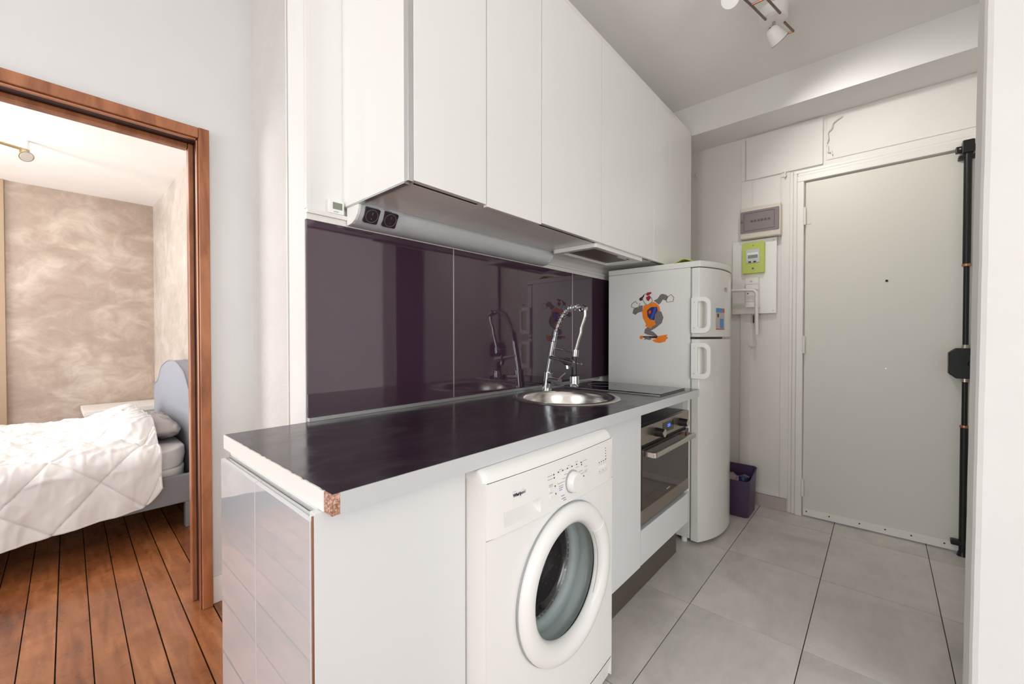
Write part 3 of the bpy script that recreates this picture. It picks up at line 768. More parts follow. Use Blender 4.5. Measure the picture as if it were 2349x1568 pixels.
gk = [(0.160, 0.010), (0.168, 0.022), (0.172, 0.040), (0.164, 0.052), (0.169, 0.064), (0.160, 0.082), (0.153, 0.092), (0.156, 0.102)]
obj('gasket', MB().lathe(gk, (DC[0], yf0, DC[1]), 'y', 64), 'gasket_grey', t, smooth=True, angle=60)
drm = [(0.154, 0.097), (0.151, 0.104), (0.154, 0.112), (0.170, 0.118), (0.235, 0.130), (0.236, 0.40), (0.22, 0.425), (0.0005, 0.43)]
obj('drum', MB().lathe(drm, (DC[0], yf0, DC[1]), 'y', 64), 'drum_steel', t, smooth=True)
# knob and print
kx, kz = 0.997, 0.7455
ky = bow(kx)
kn = obj('knob', MB().lathe([(0.0300, 0.002), (0.0300, -0.004), (0.0280, -0.020), (0.0255, -0.024), (0.0005, -0.024)], (kx, ky, kz), 'y', 36), 'appliance_white', t, smooth=True)
obj('knob_collar', MB().lathe([(0.0325, 0.001), (0.0325, -0.0045), (0.0295, -0.0045)], (kx, ky - 0.001, kz), 'y', 36), 'print_grey', t)
def fy(x, z): return fascia((x - wx0) / (wx1 - wx0), (z - 0.691) / 0.129)[1] - 0.0003
def dash(x, z, wd, ht, mt, nm='print_line', sl=0.0):
    y_ = fy(x, z) - 0.0004
    obj(nm, MB().add([(x, y_, z), (x + wd, fy(x + wd, z) - 0.0004, z), (x + wd, fy(x + wd, z) - 0.0004, z + ht), (x, y_, z + ht)], [(0, 1, 2, 3)]), mt, fa)
def dot(x, z, r_=0.0022):
    y_ = fy(x, z)
    obj('indicator', MB().cyl((x, y_ - 0.0006, z), (x, y_ + 0.001, z), r_, n=10), 'print_dark', fa)
for i, (x, z) in enumerate(((0.912, 0.785), (0.933, 0.7865), (0.954, 0.7865), (0.977, 0.7867), (1.000, 0.787), (1.025, 0.787), (1.050, 0.787))): dot(x, z)
for x, z in ((0.913, 0.776), (0.916, 0.753), (0.918, 0.732), (1.052, 0.780), (1.062, 0.744)): dot(x, z)
for i in range(5): dot(1.207, 0.797 - 0.0085 * i, 0.0016)
for i in range(4): dot(1.160 + 0.0145 * i, 0.7605, 0.0018)
for x, z, wd in ((0.884, 0.7845, 0.022), (0.884, 0.7755, 0.022), (0.889, 0.760, 0.018), (0.889, 0.756, 0.016), (0.889, 0.739, 0.014),
                 (0.960, 0.772, 0.016), (0.950, 0.763, 0.018), (0.928, 0.754, 0.034), (1.018, 0.778, 0.018), (1.034, 0.762, 0.022), (1.036, 0.753, 0.028),
                 (1.066, 0.769, 0.018), (1.068, 0.757, 0.016), (1.068, 0.753, 0.012), (1.030, 0.723, 0.018), (1.060, 0.788, 0.024), (0.936, 0.791, 0.016), (0.978, 0.7925, 0.012), (1.018, 0.794, 0.014)):
    dash(x, z, wd, 0.0016, 'print_grey')
for i in range(6): dash(0.936 + 0.0225 * i, 0.7862, 0.014, 0.0006, 'print_grey')
for x, z, wd, mt in ((0.932, 0.746, 0.024, 'print_grey'), (0.933, 0.7405, 0.020, 'print_blue'), (0.934, 0.735, 0.014, 'print_blue'), (0.942, 0.717, 0.016, 'print_blue'), (0.943, 0.709, 0.020, 'print_blue'), (0.952, 0.703, 0.014, 'print_blue')):
    dash(x, z, wd, 0.0018, mt)
for x, z in ((0.890, 0.744), (0.891, 0.7225)):
    obj('button', MB().box(x, x + 0.022, fy(x, z) - 0.0018, fy(x, z) + 0.002, z, z + 0.010), 'appliance_white', fa, bevel=0.0006)
for i in range(4):
    x = 1.157 + 0.0145 * i
    obj('button', MB().box(x, x + 0.006, fy(x, 0.735) - 0.002, fy(x, 0.735) + 0.002, 0.7405, 0.7465), 'plastic_white', fa, bevel=0.0006)
    dash(x - 0.001, 0.7525, 0.008, 0.0013, 'print_grey')
dash(1.154, 0.7255, 0.06, 0.0007, 'print_grey'); dash(1.156, 0.731, 0.006, 0.003, 'print_grey'); dash(1.178, 0.731, 0.010, 0.002, 'print_grey'); dash(1.200, 0.731, 0.008, 0.002, 'print_grey')
lx, lz = 0.7715, 0.7725
lg = text('logo', 'Whirlpool', 0.0118, (lx, fy(lx, lz) - 0.0006, lz), (1, 0.0, 0), (0, 0, 1), 'print_dark', fa, squeeze=0.92)
el = MB()
pth = []
for i in range(28):
    a = 2 * math.pi * i / 28
    ex, ez = 0.0105 * math.cos(a), 0.0040 * math.sin(a); ca, sa = math.cos(math.radians(52)), math.sin(math.radians(52))
    pth.append((lx + 0.0085 + ex * ca - ez * sa, fy(lx, lz) - 0.0008, lz + ex * sa + ez * ca))
el.tube(pth, 0.00025, 4, closed=True)
obj('logo_swoosh', el, 'print_grey', fa)
dash(0.749, 0.7808, 0.012, 0.0010, 'print_grey')

# ------------------------------------------------------------------ sink, tap, hob
t = thing('sink', 'round stainless steel inset sink in the dark worktop', 'sink', (SC[0], SC[1], 0.788))
prof = [(SR, WZ1 + 0.0006), (SR - 0.002, WZ1 + 0.0035), (SR - 0.012, WZ1 + 0.0045), (SR - 0.040, WZ1 + 0.002), (SR - 0.046, WZ1 - 0.004), (SR - 0.052, WZ1 - 0.03), (SR - 0.058, WZ1 - 0.080), (SR - 0.075, WZ1 - 0.096), (0.05, WZ1 - 0.100), (0.0005, WZ1 - 0.101)]
obj('bowl', MB().lathe([(a, b) for a, b in prof], (SC[0], SC[1], 0), 'z', 72), 'steel_light', t, smooth=True, angle=60)
obj('drain', MB().lathe([(0.042, 0.003), (0.038, 0.004), (0.03, 0.0005), (0.0005, 0.001)], (SC[0], SC[1], WZ1 - 0.100), 'z', 30), 'chrome', t, smooth=True)
a0_ = math.atan2(0.20, -0.02)
for i in range(4):
    if i == 2 and False: continue
    a = math.radians(104 + i * 5.2)
    rr0 = SR - 0.0545
    c_ = Vector((SC[0] + rr0 * math.cos(a), SC[1] + rr0 * math.sin(a), WZ1 - 0.042)); d_ = Vector((-math.sin(a), math.cos(a), 0)); nn = Vector((math.cos(a), math.sin(a), 0))
    vs = [c_ + d_ * sx * 0.0035 + Vector((0, 0, sz * 0.011)) - nn * dd for dd in (0.0, 0.002) for sx, sz in ((-1, -1), (1, -1), (1, 1), (-1, 1))]
    obj('overflow_slot', MB().add(vs, [(0, 1, 2, 3), (4, 5, 6, 7), (0, 1, 5, 4), (1, 2, 6, 5), (2, 3, 7, 6), (3, 0, 4, 7)]), 'plastic_black', t)

t = thing('kitchen_tap', 'chrome spring-neck kitchen tap with hanging spray head behind the sink', 'tap', (1.690, 1.275, WZ1))
TX = 1.690
obj('base_flange', MB().lathe([(0.0005, 0.006), (0.026, 0.006), (0.028, 0.0), (0.0005, 0.0)], (TX, 1.272, WZ1 + 0.0003), 'z', 28), 'chrome', t, smooth=True)
obj('body', MB().cyl((TX, 1.272, WZ1 + 0.005), (TX, 1.263, 0.978), 0.0235, 0.0225, n=28), 'chrome', t, smooth=True)
obj('collar', MB().cyl((TX, 1.2632, 0.976), (TX, 1.2628, 0.981), 0.0245, n=28), 'chrome', t, smooth=True)
obj('column', MB().cyl((TX, 1.2628, 0.98), (TX, 1.230, 1.136), 0.0145, n=24), 'chrome', t, smooth=True)
arc = [(1.230, 1.136), (1.2245, 1.160), (1.219, 1.186), (1.209, 1.206), (1.199, 1.227), (1.181, 1.260), (1.159, 1.286), (1.134, 1.300), (1.102, 1.305), (1.074, 1.300), (1.052, 1.290)]
def catm(P, n):
    out = []
    for i in range(len(P) - 1):
        p0 = P[max(i - 1, 0)]; p1 = P[i]; p2 = P[i + 1]; p3 = P[min(i + 2, len(P) - 1)]
        for k in range(n):
            u = k / n
            out.append(tuple(0.5 * (2 * p1[j] + (p2[j] - p1[j]) * u + (2 * p0[j] - 5 * p1[j] + 4 * p2[j] - p3[j]) * u * u + (3 * p1[j] - p0[j] - 3 * p2[j] + p3[j]) * u ** 3) for j in range(len(p1))))
    out.append(tuple(P[-1])); return out
ap = catm(arc, 12)
obj('inner_hose', MB().tube([(TX, a, b) for a, b in ap], 0.0060, 10), 'plastic_grey', t, smooth=True)
# coil spring: tight at the bottom, open above
L = [0.0]
for i in range(1, len(ap)): L.append(L[-1] + math.dist(ap[i], ap[i - 1]))
def at_len(s_):
    s_ = max(0, min(L[-1] - 1e-6, s_))
    for i in range(1, len(L)):
        if L[i] >= s_:
            f_ = (s_ - L[i - 1]) / (L[i] - L[i - 1]); p = [ap[i - 1][j] + (ap[i][j] - ap[i - 1][j]) * f_ for j in (0, 1)]
            d_ = Vector((0, ap[i][0] - ap[i - 1][0], ap[i][1] - ap[i - 1][1])).normalized(); return Vector((TX, p[0], p[1])), d_
helix = []; s_ = 0.0; ph = 0.0
tight = L[24] if len(L) > 24 else 0.05
while s_ < L[-1]:
    p, d_ = at_len(s_); nx = Vector((1, 0, 0)); ny = d_.cross(nx)
    helix.append(p + (nx * math.cos(ph) + ny * math.sin(ph)) * 0.0140)
    pitch = 0.0046 if s_ < tight else 0.0145
    ph += 2 * math.pi / 14; s_ += pitch / 14
obj('spring', MB().tube(helix, 0.0019, 6), 'chrome', t, smooth=True)
obj('spring_end', MB().cyl((TX, 1.064, 1.298), (TX, 1.043, 1.287), 0.0155, n=22), 'chrome', t, smooth=True)
hs = catm([(1.048, 1.288), (1.0475, 1.255), (1.070, 1.180), (1.095, 1.105), (1.099, 1.092)], 10)
obj('hose', MB().tube([(TX, a, b) for a, b in hs], 0.0078, 12), 'steel_light', t, smooth=True)
obj('hose_clip', MB().cyl((TX, 1.098, 1.098), (TX, 1.1015, 1.066), 0.0155, n=20), 'chrome', t, smooth=True)
obj('clip_rod', MB().cyl((TX, 1.233, 1.103), (TX, 1.105, 1.085), 0.0035, n=10), 'chrome', t, smooth=True)
sp_ = obj('spray_head', MB().lathe([(0.0005, 1.068), (0.0115, 1.068), (0.0125, 1.02), (0.0135, 0.976), (0.0205, 0.972), (0.0205, 0.948), (0.0215, 0.944), (0.0215, 0.924), (0.019, 0.918), (0.0005, 0.918)], (TX, 1.1055, 0), 'z', 26), 'plastic_black', t, smooth=True)
obj('spray_ring', MB().lathe([(0.0210, 0.971), (0.0225, 0.969), (0.0225, 0.945), (0.0235, 0.943), (0.0235, 0.926), (0.0205, 0.920), (0.012, 0.9185), (0.0005, 0.9185)], (TX, 1.1055, 0), 'z', 26), 'chrome', sp_, smooth=True)
obj('side_arm', MB().cyl((TX - 0.004, 1.247, 1.058), (TX - 0.006, 1.150, 1.040), 0.0120, 0.0130, n=20), 'chrome', t, smooth=True)
obj('arm_barrel', MB().cyl((TX - 0.006, 1.152, 1.0405), (TX - 0.010, 1.098, 1.031), 0.0195, n=24), 'chrome', t, smooth=True)
obj('arm_knob', MB().cyl((TX + 0.004, 1.105, 1.032), (TX + 0.006, 1.068, 1.030), 0.0045, n=12), 'chrome', t, smooth=True)
obj('outlet', MB().cyl((TX - 0.006, 1.144, 1.030), (TX - 0.006, 1.141, 1.004), 0.0105, n=18), 'chrome', t, smooth=True)
obj('mixer', MB().cyl((TX, 1.262, 0.940), (TX, 1.192, 0.936), 0.0205, n=26), 'chrome', t, smooth=True)
obj('lever', MB().cyl((TX, 1.200, 0.950), (TX, 1.158, 0.982), 0.0028, n=10), 'chrome', t, smooth=True)

t = thing('ceramic_hob', 'black glass two-zone hob on the worktop next to the fridge', 'hob', (2.03, 1.01, WZ1))
box('frame', (1.862, 2.178, 0.754, 1.278, WZ1 + 0.0004, WZ1 + 0.003), 'aluminium', t)
hg = box('glass', (1.860, 2.180, 0.752, 1.280, WZ1 + 0.003, WZ1 + 0.008), 'hob_glass', t, 0.001)
for (y, r_) in ((0.90, 0.09), (1.14, 0.075)):
    obj('zone_ring', MB().lathe([(r_, 0.0), (r_, 0.0004), (r_ - 0.0015, 0.0004), (r_ - 0.0015, 0.0)], (2.02, y, WZ1 + 0.008), 'z', 40), 'print_grey', hg)

# ------------------------------------------------------------------ splashback
t = thing('splashback', 'glossy aubergine splashback panels between worktop and wall cabinets', 'splashback', (1.5, YB, WZ1))
for x0, x1 in ((0.548, 1.1465), (1.1515, 2.054), (2.059, 2.60)):
    box('panel', (x0, x1, YB, YB + 0.0115, 0.902, 1.532), 'splash_aubergine', t)
for x in (1.149, 2.0565):
    box('joint_strip', (x - 0.0022, x + 0.0022, YB - 0.001, YB + 0.010, 0.902, 1.532), 'alu_bright', t)
box('bottom_strip', (0.548, 2.36, YB - 0.010, YB + 0.011, WZ1 + 0.0005, 0.9015), 'aluminium', t)
struct('trim_6', MB().box(0.545, 2.60, YB - 0.004, YB + 0.0118, 1.5325, 1.552), 'frame_white', 'white strip above the aubergine splashback', bevel=0.001)
struct('trim_7', MB().box(0.545, 2.60, YB - 0.010, YB + 0.0118, 1.5522, 1.566), 'frame_white', 'narrow white ledge above the splashback', bevel=0.001)
struct('trim_8', MB().box(0.545, 0.560, YB - 0.004, YB + 0.0118, 1.567, 2.74), 'frame_white', 'white edge strip at the partition corner', bevel=0.001)

# ------------------------------------------------------------------ wall cabinets
CZ0, CZ1, CYF = 1.600, 2.545, 0.985
cuts = [0.687, 0.977, 1.276, 1.735, 2.033, 2.334, 2.955]
lab = ['white wall cabinet at the open end, nearest the thermostat', 'second white wall cabinet from the open end',
       'widest single white wall cabinet door, above the tap', 'white wall cabinet left part over the cooker hood', 'white wall cabinet right part over the cooker hood',
       'white wall cabinet above the fridge']
for i in range(6):
    x0, x1 = cuts[i], cuts[i + 1]
    t = thing('wall_cabinet', lab[i], 'cabinet', ((x0 + x1) / 2, 1.17, CZ0), 'white wall cabinets above the worktop')
    zb = CZ0 + 0.001
    mb = MB().box(x0 + 0.0008, x0 + 0.017, CYF + 0.022, YB + 0.010, zb, CZ1).box(x1 - 0.017, x1 - 0.0008, CYF + 0.022, YB + 0.010, zb, CZ1)
    mb.box(x0 + 0.017, x1 - 0.017, CYF + 0.022, YB + 0.010, CZ1 - 0.016, CZ1).box(x0 + 0.017, x1 - 0.017, YB, YB + 0.010, zb, CZ1 - 0.016)
    obj('carcass', mb, 'laminate_white', t)
    box('bottom_panel', (x0 + 0.0172, x1 - 0.0172, CYF + 0.034, YB - 0.0005, zb, zb + 0.016), 'laminate_white', t)
    g = 0.0020
    dz = 0.0 if i not in (1,) else -0.006
    box('door', (x0 + g, x1 - g, CYF, CYF + 0.019, CZ0 + dz, CZ1 - 0.004), 'laminate_white', t, 0.0015)
    box('gap_shade_strip', (x0 + 0.018, x1 - 0.018, CYF + 0.0196, CYF + 0.0336, CZ0 + 0.002, CZ0 + 0.008), 'plastic_black', t)  # black strip standing in for the shade under the door bottom
    if i < 2: box('gap_shade_strip', (x1 - 0.010, x1 - 0.0004, CYF + 0.0193, CYF + 0.0217, CZ0 + 0.002, CZ1 - 0.01), 'plastic_black', t)  # shade of the joint between doors, put in as a black strip
    if i == 0:
        box('end_panel', (x0 - 0.016, x0 + 0.0005, CYF + 0.022, YB + 0.0115, CZ0 - 0.002, CZ1), 'laminate_white', t, 0.001)
        box('edge_profile', (x0 - 0.016, x0 + 0.0014, CYF + 0.002, CYF + 0.0215, CZ0 - 0.004, CZ1), 'aluminium', t, 0.001)
        box('bottom_profile', (x0 - 0.0155, x0 + 0.0003, CYF + 0.022, YB + 0.011, CZ0 - 0.007, CZ0 - 0.0022), 'aluminium', t)
    box('cornice', (x0, x1, CYF + 0.004, CYF + 0.022, CZ1 + 0.0005, CZ1 + 0.022), 'frame_white', t)

t = thing('cooker_hood', 'white built-in cooker hood with grey filter under the wall cabinets', 'cooker hood', (1.955, 1.12, 1.582))
hx0, hx1, hy0, hy1 = 1.708, 2.222, 1.000, 1.250
obj('frame', MB().ring(rrect(hx0, hx1, hy0, hy1, 0.015), rrect(hx0 + 0.035, hx1 - 0.035, hy0 + 0.028, hy1 - 0.040, 0.012), 'z', 1.580, 1.6005), 'plastic_white', t, bevel=0.003)
box('filter', (hx0 + 0.03, hx1 - 0.03, hy0 + 0.02, hy1 - 0.035, 1.592, 1.598), 'hood_mesh', t)
obj('control_strip', MB().prism([(2.00, 1.02), (2.19, 1.02), (2.19, 1.060), (2.03, 1.060)], 'z', 1.584, 1.5915), 'plastic_white', t, bevel=0.002)
box('switch', (2.105, 2.125, 1.035, 1.043, 1.582, 1.5845), 'plastic_black', t)

# light bar with sockets
t = thing('light_bar', 'silver under-cabinet light bar with two black sockets', 'light bar', (1.2, 1.33, 1.53))
def barprof(k=1.0):
    pts = []
    cy, cz, r_ = YB - 0.004, 1.612, 0.085
    for i in range(13):
        a = math.radians(180 + 88 * i / 12)
        pts.append((cy + r_ * 0.98 * k * math.cos(a), cz + r_ * 0.92 * k * math.sin(a)))
    return [(YB - 0.0105, 1.6115)] + pts
def barpoly(k, y_off=0.0):
    # convex quarter-round section facing the room and down
    return [(YB - 0.0105, 1.6003), (YB - 0.084 * k, 1.6003), (YB - 0.088 * k, 1.592), (YB - 0.086 * k, 1.580), (YB - 0.078 * k, 1.562), (YB - 0.062 * k, 1.546), (YB - 0.042 * k, 1.537), (YB - 0.022 * k, 1.5345), (YB - 0.0105, 1.5345)]
obj('end_cap', MB().prism(barpoly(1.03), 'x', 0.674, 0.684), 'plastic_white', t, bevel=0.001)
obj('socket_housing', MB().prism(barpoly(1.0), 'x', 0.684, 0.846), 'plastic_grey', t, smooth=True, angle=30)
obj('lamp_cover', MB().prism(barpoly(0.95), 'x', 0.846, 1.742), 'lamp_silver', t, smooth=True, angle=30)
obj('end_cap', MB().prism(barpoly(0.98), 'x', 1.742, 1.752), 'plastic_grey', t, bevel=0.001)
box('cover_groove', (0.847, 1.741, YB - 0.0815, YB - 0.0795, 1.586, 1.589), 'plastic_grey', t)
pa = Vector((0, YB - 0.0868, 1.592)); pb = Vector((0, YB - 0.056, 1.5435)); ud = (pb - pa).normalized(); nd = Vector((0, ud.z, -ud.y)); 
if nd.y > 0: nd = -nd
mid = Vector((0, YB - 0.0795, 1.566))
for x in (0.725, 0.795):
    base = Vector((x, 0, 0)) + mid
    def P3(a, b, h): return base + Vector((1, 0, 0)) * a + ud * b + nd * h
    oc = rrect(-0.026, 0.026, -0.026, 0.026, 0.006)
    kk = len(oc)
    vs = [P3(a, b, -0.006) for a, b in oc] + [P3(a, b, 0.0045) for a, b in oc]
    so = obj('socket', MB().add(vs, [tuple(range(kk)), tuple(range(2 * kk - 1, kk - 1, -1))] + [(i, (i + 1) % kk, kk + (i + 1) % kk, kk + i) for i in range(kk)]), 'socket_black', t)
    obj('socket_rim', MB().tube([P3(0.0215 * math.cos(a * math.pi / 12), 0.0215 * math.sin(a * math.pi / 12), 0.0045) for a in range(24)], 0.0008, 5, closed=True), 'smoked_plastic', so)
    for bb in (-0.011, -0.006, 0.010):
        obj('contact', MB().cyl(P3(0, bb, 0.0045), P3(0, bb, 0.0062), 0.0018, n=8), 'chrome', so)
for q, (wd, yy) in enumerate(((0.022, 1.5955), (0.030, 1.5915))):
    box('rating_print', (0.768, 0.768 + wd, YB - 0.0895, YB - 0.0858, yy, yy + 0.0018), 'print_grey', t)

# thermostat
t = thing('thermostat', 'small white thermostat with grey display beside the wall cabinet', 'thermostat', (0.640, YB, 1.572))
obj('case', MB().prism(rrect(0.614, 0.666, 1.567, 1.612, 0.005), 'y', YB - 0.009, YB + 0.0118), 'plastic_white', t, bevel=0.002)
box('display', (0.627, 0.659, YB - 0.0098, YB - 0.0088, 1.582, 1.604), 'lcd_green', t)
box('print', (0.630, 0.646, YB - 0.0096, YB - 0.0088, 1.5725, 1.575), 'print_grey', t)

# ------------------------------------------------------------------ fridge
t = thing('fridge_freezer', 'white fridge-freezer with curved doors and cartoon sticker on its side', 'fridge', (2.655, 1.04, 0))
FX0, FX1 = 2.380, 2.930
FZ = 1.545
def fyf(x):
    u = (x - (FX0 + FX1) / 2) / ((FX1 - FX0) / 2)
    return 0.676 + 0.072 * abs(u) ** 2.3
box('body', (FX0, FX1, 0.796, 1.300, 0.03, FZ), 'fridge_white', t, 0.003)
def doorpoly(y_back, off=0.0):
    N = 20
    pts = [(FX0 + (FX1 - FX0) * i / N, fyf(FX0 + (FX1 - FX0) * i / N) + off) for i in range(N + 1)]
    return pts + [(FX1, y_back), (FX0, y_back)]
obj('freezer_door', MB().prism(doorpoly(0.788), 'z', 1.159, 1.541), 'fridge_white', t, bevel=0.003, smooth=True)
fd = obj('fridge_door', MB().prism(doorpoly(0.788), 'z', 0.022, 1.147), 'fridge_white', t, bevel=0.003, smooth=True)
box('door_gasket', (FX0 + 0.006, FX1 - 0.006, 0.788, 0.7965, 0.03, 1.54), 'rubber_grey', t)
box('gap_strip', (FX0 + 0.004, FX1 - 0.004, 0.775, 0.7955, 1.1472, 1.1588), 'plastic_black', t)
obj('top_cap', MB().prism(doorpoly(1.302, -0.004), 'z', FZ + 0.0008, 1.579), 'fridge_white', t, bevel=0.004, smooth=True)
for x in (2.405, 2.905):
    for y in (0.83, 1.26):
        obj('foot', MB().cyl((x, y, 0.0), (x, y, 0.031), 0.016, n=12), 'plastic_white', t)
def dpts(y0, y1, z0, z1, ra, rb, n=6):
    pts = []
    for (cy, cz, r_, st) in ((y1 - rb, z1 - rb, rb, 0), (y0 + ra, z1 - ra, ra, 90), (y0 + ra, z0 + ra, ra, 180), (y1 - rb, z0 + rb, rb, 270)):
        for i in range(n + 1):
            a = math.radians(st + 90 * i / n); pts.append((cy + r_ * math.cos(a), cz + r_ * math.sin(a)))
    return pts
for z0, z1 in ((1.178, 1.378), (0.928, 1.128)):
    hh = obj('handle', MB().ring(dpts(0.684, 0.786, z0, z1, 0.040, 0.008), dpts(0.704, 0.752, z0 + 0.030, z1 - 0.026, 0.022, 0.008), 'x', 2.362, 2.3795), 'plastic_white', t, bevel=0.003, smooth=True)
    for zz in (z0 + 0.03, z1 - 0.03):
        obj('screw_cap', MB().cyl((2.3605, 0.768, zz), (2.3622, 0.768, zz), 0.004, n=12), 'plastic_grey', hh)
def fpatch(name, x0, x1, z0, z1, mt, d=0.0006, par=t):
    return obj(name, MB().grid(lambda u, v: (x0 + (x1 - x0) * u, fyf(x0 + (x1 - x0) * u) - d, z0 + (z1 - z0) * v), 6, 1), mt, par, smooth=True)
lb = fpatch('energy_label', 2.500, 2.600, 1.200, 1.322, 'label_grey')
fpatch('label_print', 2.500, 2.572, 1.297, 1.322, 'label_blue', 0.0010, lb)
fpatch('label_print', 2.572, 2.600, 1.297, 1.322, 'label_red', 0.0010, lb)
fpatch('label_print', 2.500, 2.600, 1.200, 1.206, 'label_red', 0.0010, lb)
fpatch('label_print', 2.540, 2.586, 1.209, 1.262, 'label_blue', 0.0010, lb)
fpatch('label_print', 2.512, 2.528, 1.270, 1.290, 'sticker_dark', 0.0010, lb)
fpatch('small_label', 2.600, 2.650, 1.420, 1.446, 'label_grey')
gs = fpatch('guarantee_strip', 2.790, 2.875, 1.335, 1.500, 'label_grey')
fpatch('strip_edge', 2.790, 2.796, 1.335, 1.500, 'print_dark', 0.0010, gs)
fpatch('strip_print', 2.800, 2.870, 1.46, 1.49, 'label_red', 0.0010, gs)
# flat cartoon sticker on the side: a figure in an orange top on a board
YS0, YSK, ZS0, ZSK = 1.2194, 0.0002536, 1.4770, 0.0002475
def ukz(a, b):     # sticker drawing units -> (y, z) on the fridge side
    return (YS0 - a * YSK, ZS0 - b * ZSK)
def decal(name, pts, mt, d):
    P_ = [ukz(*p) for p in pts]
    return obj(name, MB().prism(P_, 'x', FX0 - d, FX0 - d + 0.0004), mt, t)
st = MB()
def outlined(name, pts, mt, d, k=16):
    cx_ = sum(p[0] for p in pts) / len(pts); cy_ = sum(p[1] for p in pts) / len(pts)
    big = [(p[0] + k * (p[0] - cx_) / math.dist(p, (cx_, cy_)), p[1] + k * (p[1] - cy_) / math.dist(p, (cx_, cy_))) for p in pts]
    decal('sticker_outline', big, 'sticker_grey', d - 0.0002); decal(name, pts, mt, d)
decal('sticker_limb', [(590, 520), (520, 520), (470, 570), (400, 570), (350, 600), (325, 700), (400, 745), (470, 690), (570, 670)], 'sticker_grey', 0.0008)
decal('sticker_limb', [(850, 420), (940, 380), (1000, 290), (1050, 270), (1140, 300), (1200, 370), (1150, 440), (1060, 410), (1020, 480), (970, 520)], 'sticker_grey', 0.0008)
decal('sticker_limb', [(700, 1050), (640, 1100), (620, 1190), (700, 1230), (900, 1270), (950, 1260), (840, 1160), (780, 1140), (900, 1070), (1040, 960), (1080, 830), (1030, 690), (950, 660), (880, 760), (870, 980)], 'sticker_grey', 0.0008)
outlined('sticker_hand', [(300, 540), (320, 470), (370, 440), (410, 420), (440, 480), (510, 460), (480, 540), (400, 575)], 'sticker_white', 0.0010)
outlined('sticker_hand', [(1150, 420), (1190, 350), (1250, 310), (1310, 380), (1290, 460), (1160, 470)], 'sticker_white', 0.0010)
outlined('sticker_head', [(640, 470), (590, 380), (600, 280), (660, 250), (720, 280), (790, 360), (810, 440), (700, 510)], 'sticker_white', 0.0010)
decal('sticker_cap', [(500, 390), (500, 340), (560, 310), (620, 260), (620, 300), (570, 360), (590, 380), (540, 410)], 'sticker_dark', 0.0012)
decal('sticker_cap', [(665, 260), (690, 215), (790, 210), (790, 250), (750, 270), (690, 300)], 'sticker_red', 0.0012)
decal('sticker_mouth', [(660, 330), (740, 290), (780, 350), (730, 425), (680, 400)], 'sticker_red', 0.0012)
decal('sticker_top', [(620, 510), (700, 515), (840, 450), (920, 490), (980, 560), (1010, 670), (930, 660), (870, 800), (870, 920), (910, 990), (820, 1030), (790, 1085), (650, 1030), (665, 970), (590, 830), (565, 680), (590, 590)], 'orange', 0.0010)
decal('sticker_patch', [(690, 650), (790, 570), (930, 570), (945, 660), (880, 760), (870, 885), (770, 870), (700, 790)], 'sticker_navy', 0.0013)
decal('sticker_stripe', [(760, 860), (870, 580), (930, 590), (820, 870)], 'sticker_blue', 0.0015)
decal('sticker_spot', [(720, 690), (750, 640), (790, 660), (790, 710), (745, 740)], 'label_red', 0.0015)
decal('sticker_board', [(600, 1265), (950, 1265), (930, 1320), (760, 1310), (590, 1300)], 'sticker_dark', 0.0012)
decal('sticker_board', [(500, 1290), (545, 1250), (600, 1265), (585, 1330), (530, 1340)], 'orange', 0.0012)
decal('sticker_board', [(930, 1300), (960, 1265), (1190, 1225), (1150, 1260), (1190, 1310), (1140, 1350), (1130, 1390), (1000, 1430), (880, 1410), (810, 1360), (920, 1330)], 'orange', 0.0012)
decal('sticker_foot', [(640, 1290), (720, 1280), (810, 1330), (760, 1360), (660, 1340), (620, 1360)], 'sticker_grey', 0.0014)

# folded lime cloth on the fridge
def clo(u, v):
    x = 2.44 + 0.16 * v; y = 0.98 - 0.20 * u
    return (x, y, 1.5815 + 0.030 * math.exp(-((u - 0.62) / 0.22) ** 2) * (0.8 + 0.2 * math.sin(3 * v)))
c_ = obj('lime_cloth', MB().grid(clo, 24, 10), 'lime_cloth', None, smooth=True)
c_.modifiers.new('solid', 'SOLIDIFY').thickness = 0.004; c_.modifiers['solid'].offset = 1
tag(c_, 'folded lime green cloth lying on top of the fridge', 'cloth')

# ------------------------------------------------------------------ purple bin
t = thing('waste_bin', 'purple plastic bin behind the fridge, holding rubbish', 'bin', (3.03, 0.70, 0))
def binsec(z, k):
    f_ = 1 + 0.06 * z / 0.29
    cx, cy = 3.055, 0.738; ax, ay = 0.105 * f_ - k, 0.116 * f_ - k
    if z > 0.2: return [(cx + p[0], cy + p[1], z - 0.052 * max(0, min(1, 0.5 - p[0] / 0.22))) for p in rrect(-ax, ax, -ay, ay, 0.03)]
    return [(cx + p[0], cy + p[1], z) for p in rrect(-ax, ax, -ay, ay, 0.03)]
mb = MB(); secs = [binsec(0.0, 0.004), binsec(0.012, 0), binsec(0.27, 0), binsec(0.287, -0.003), binsec(0.287, 0.003), binsec(0.02, 0.004)]
kk = len(secs[0]); vs = [p for s_ in secs for p in s_]
fs = [(r_ * kk + i, r_ * kk + (i + 1) % kk, (r_ + 1) * kk + (i + 1) % kk, (r_ + 1) * kk + i) for r_ in range(len(secs) - 1) for i in range(kk)]
fs += [tuple(range(kk)), tuple(range((len(secs) - 1) * kk, len(secs) * kk))]
obj('shell', MB().add(vs, fs), 'bin_purple', t, smooth=True, angle=40)
r1 = tag(obj('crumpled_bag', MB().grid(lambda u, v: (2.975 + 0.155 * u, 0.650 + 0.18 * v, 0.205 + 0.020 * u + 0.022 * noise.noise((u * 5, v * 6, 1.3))), 14, 14), 'rubbish_pale', None, smooth=True), 'crumpled pale rubbish bag inside the purple bin', 'rubbish')
r1.modifiers.new('solid', 'SOLIDIFY').thickness = 0.01
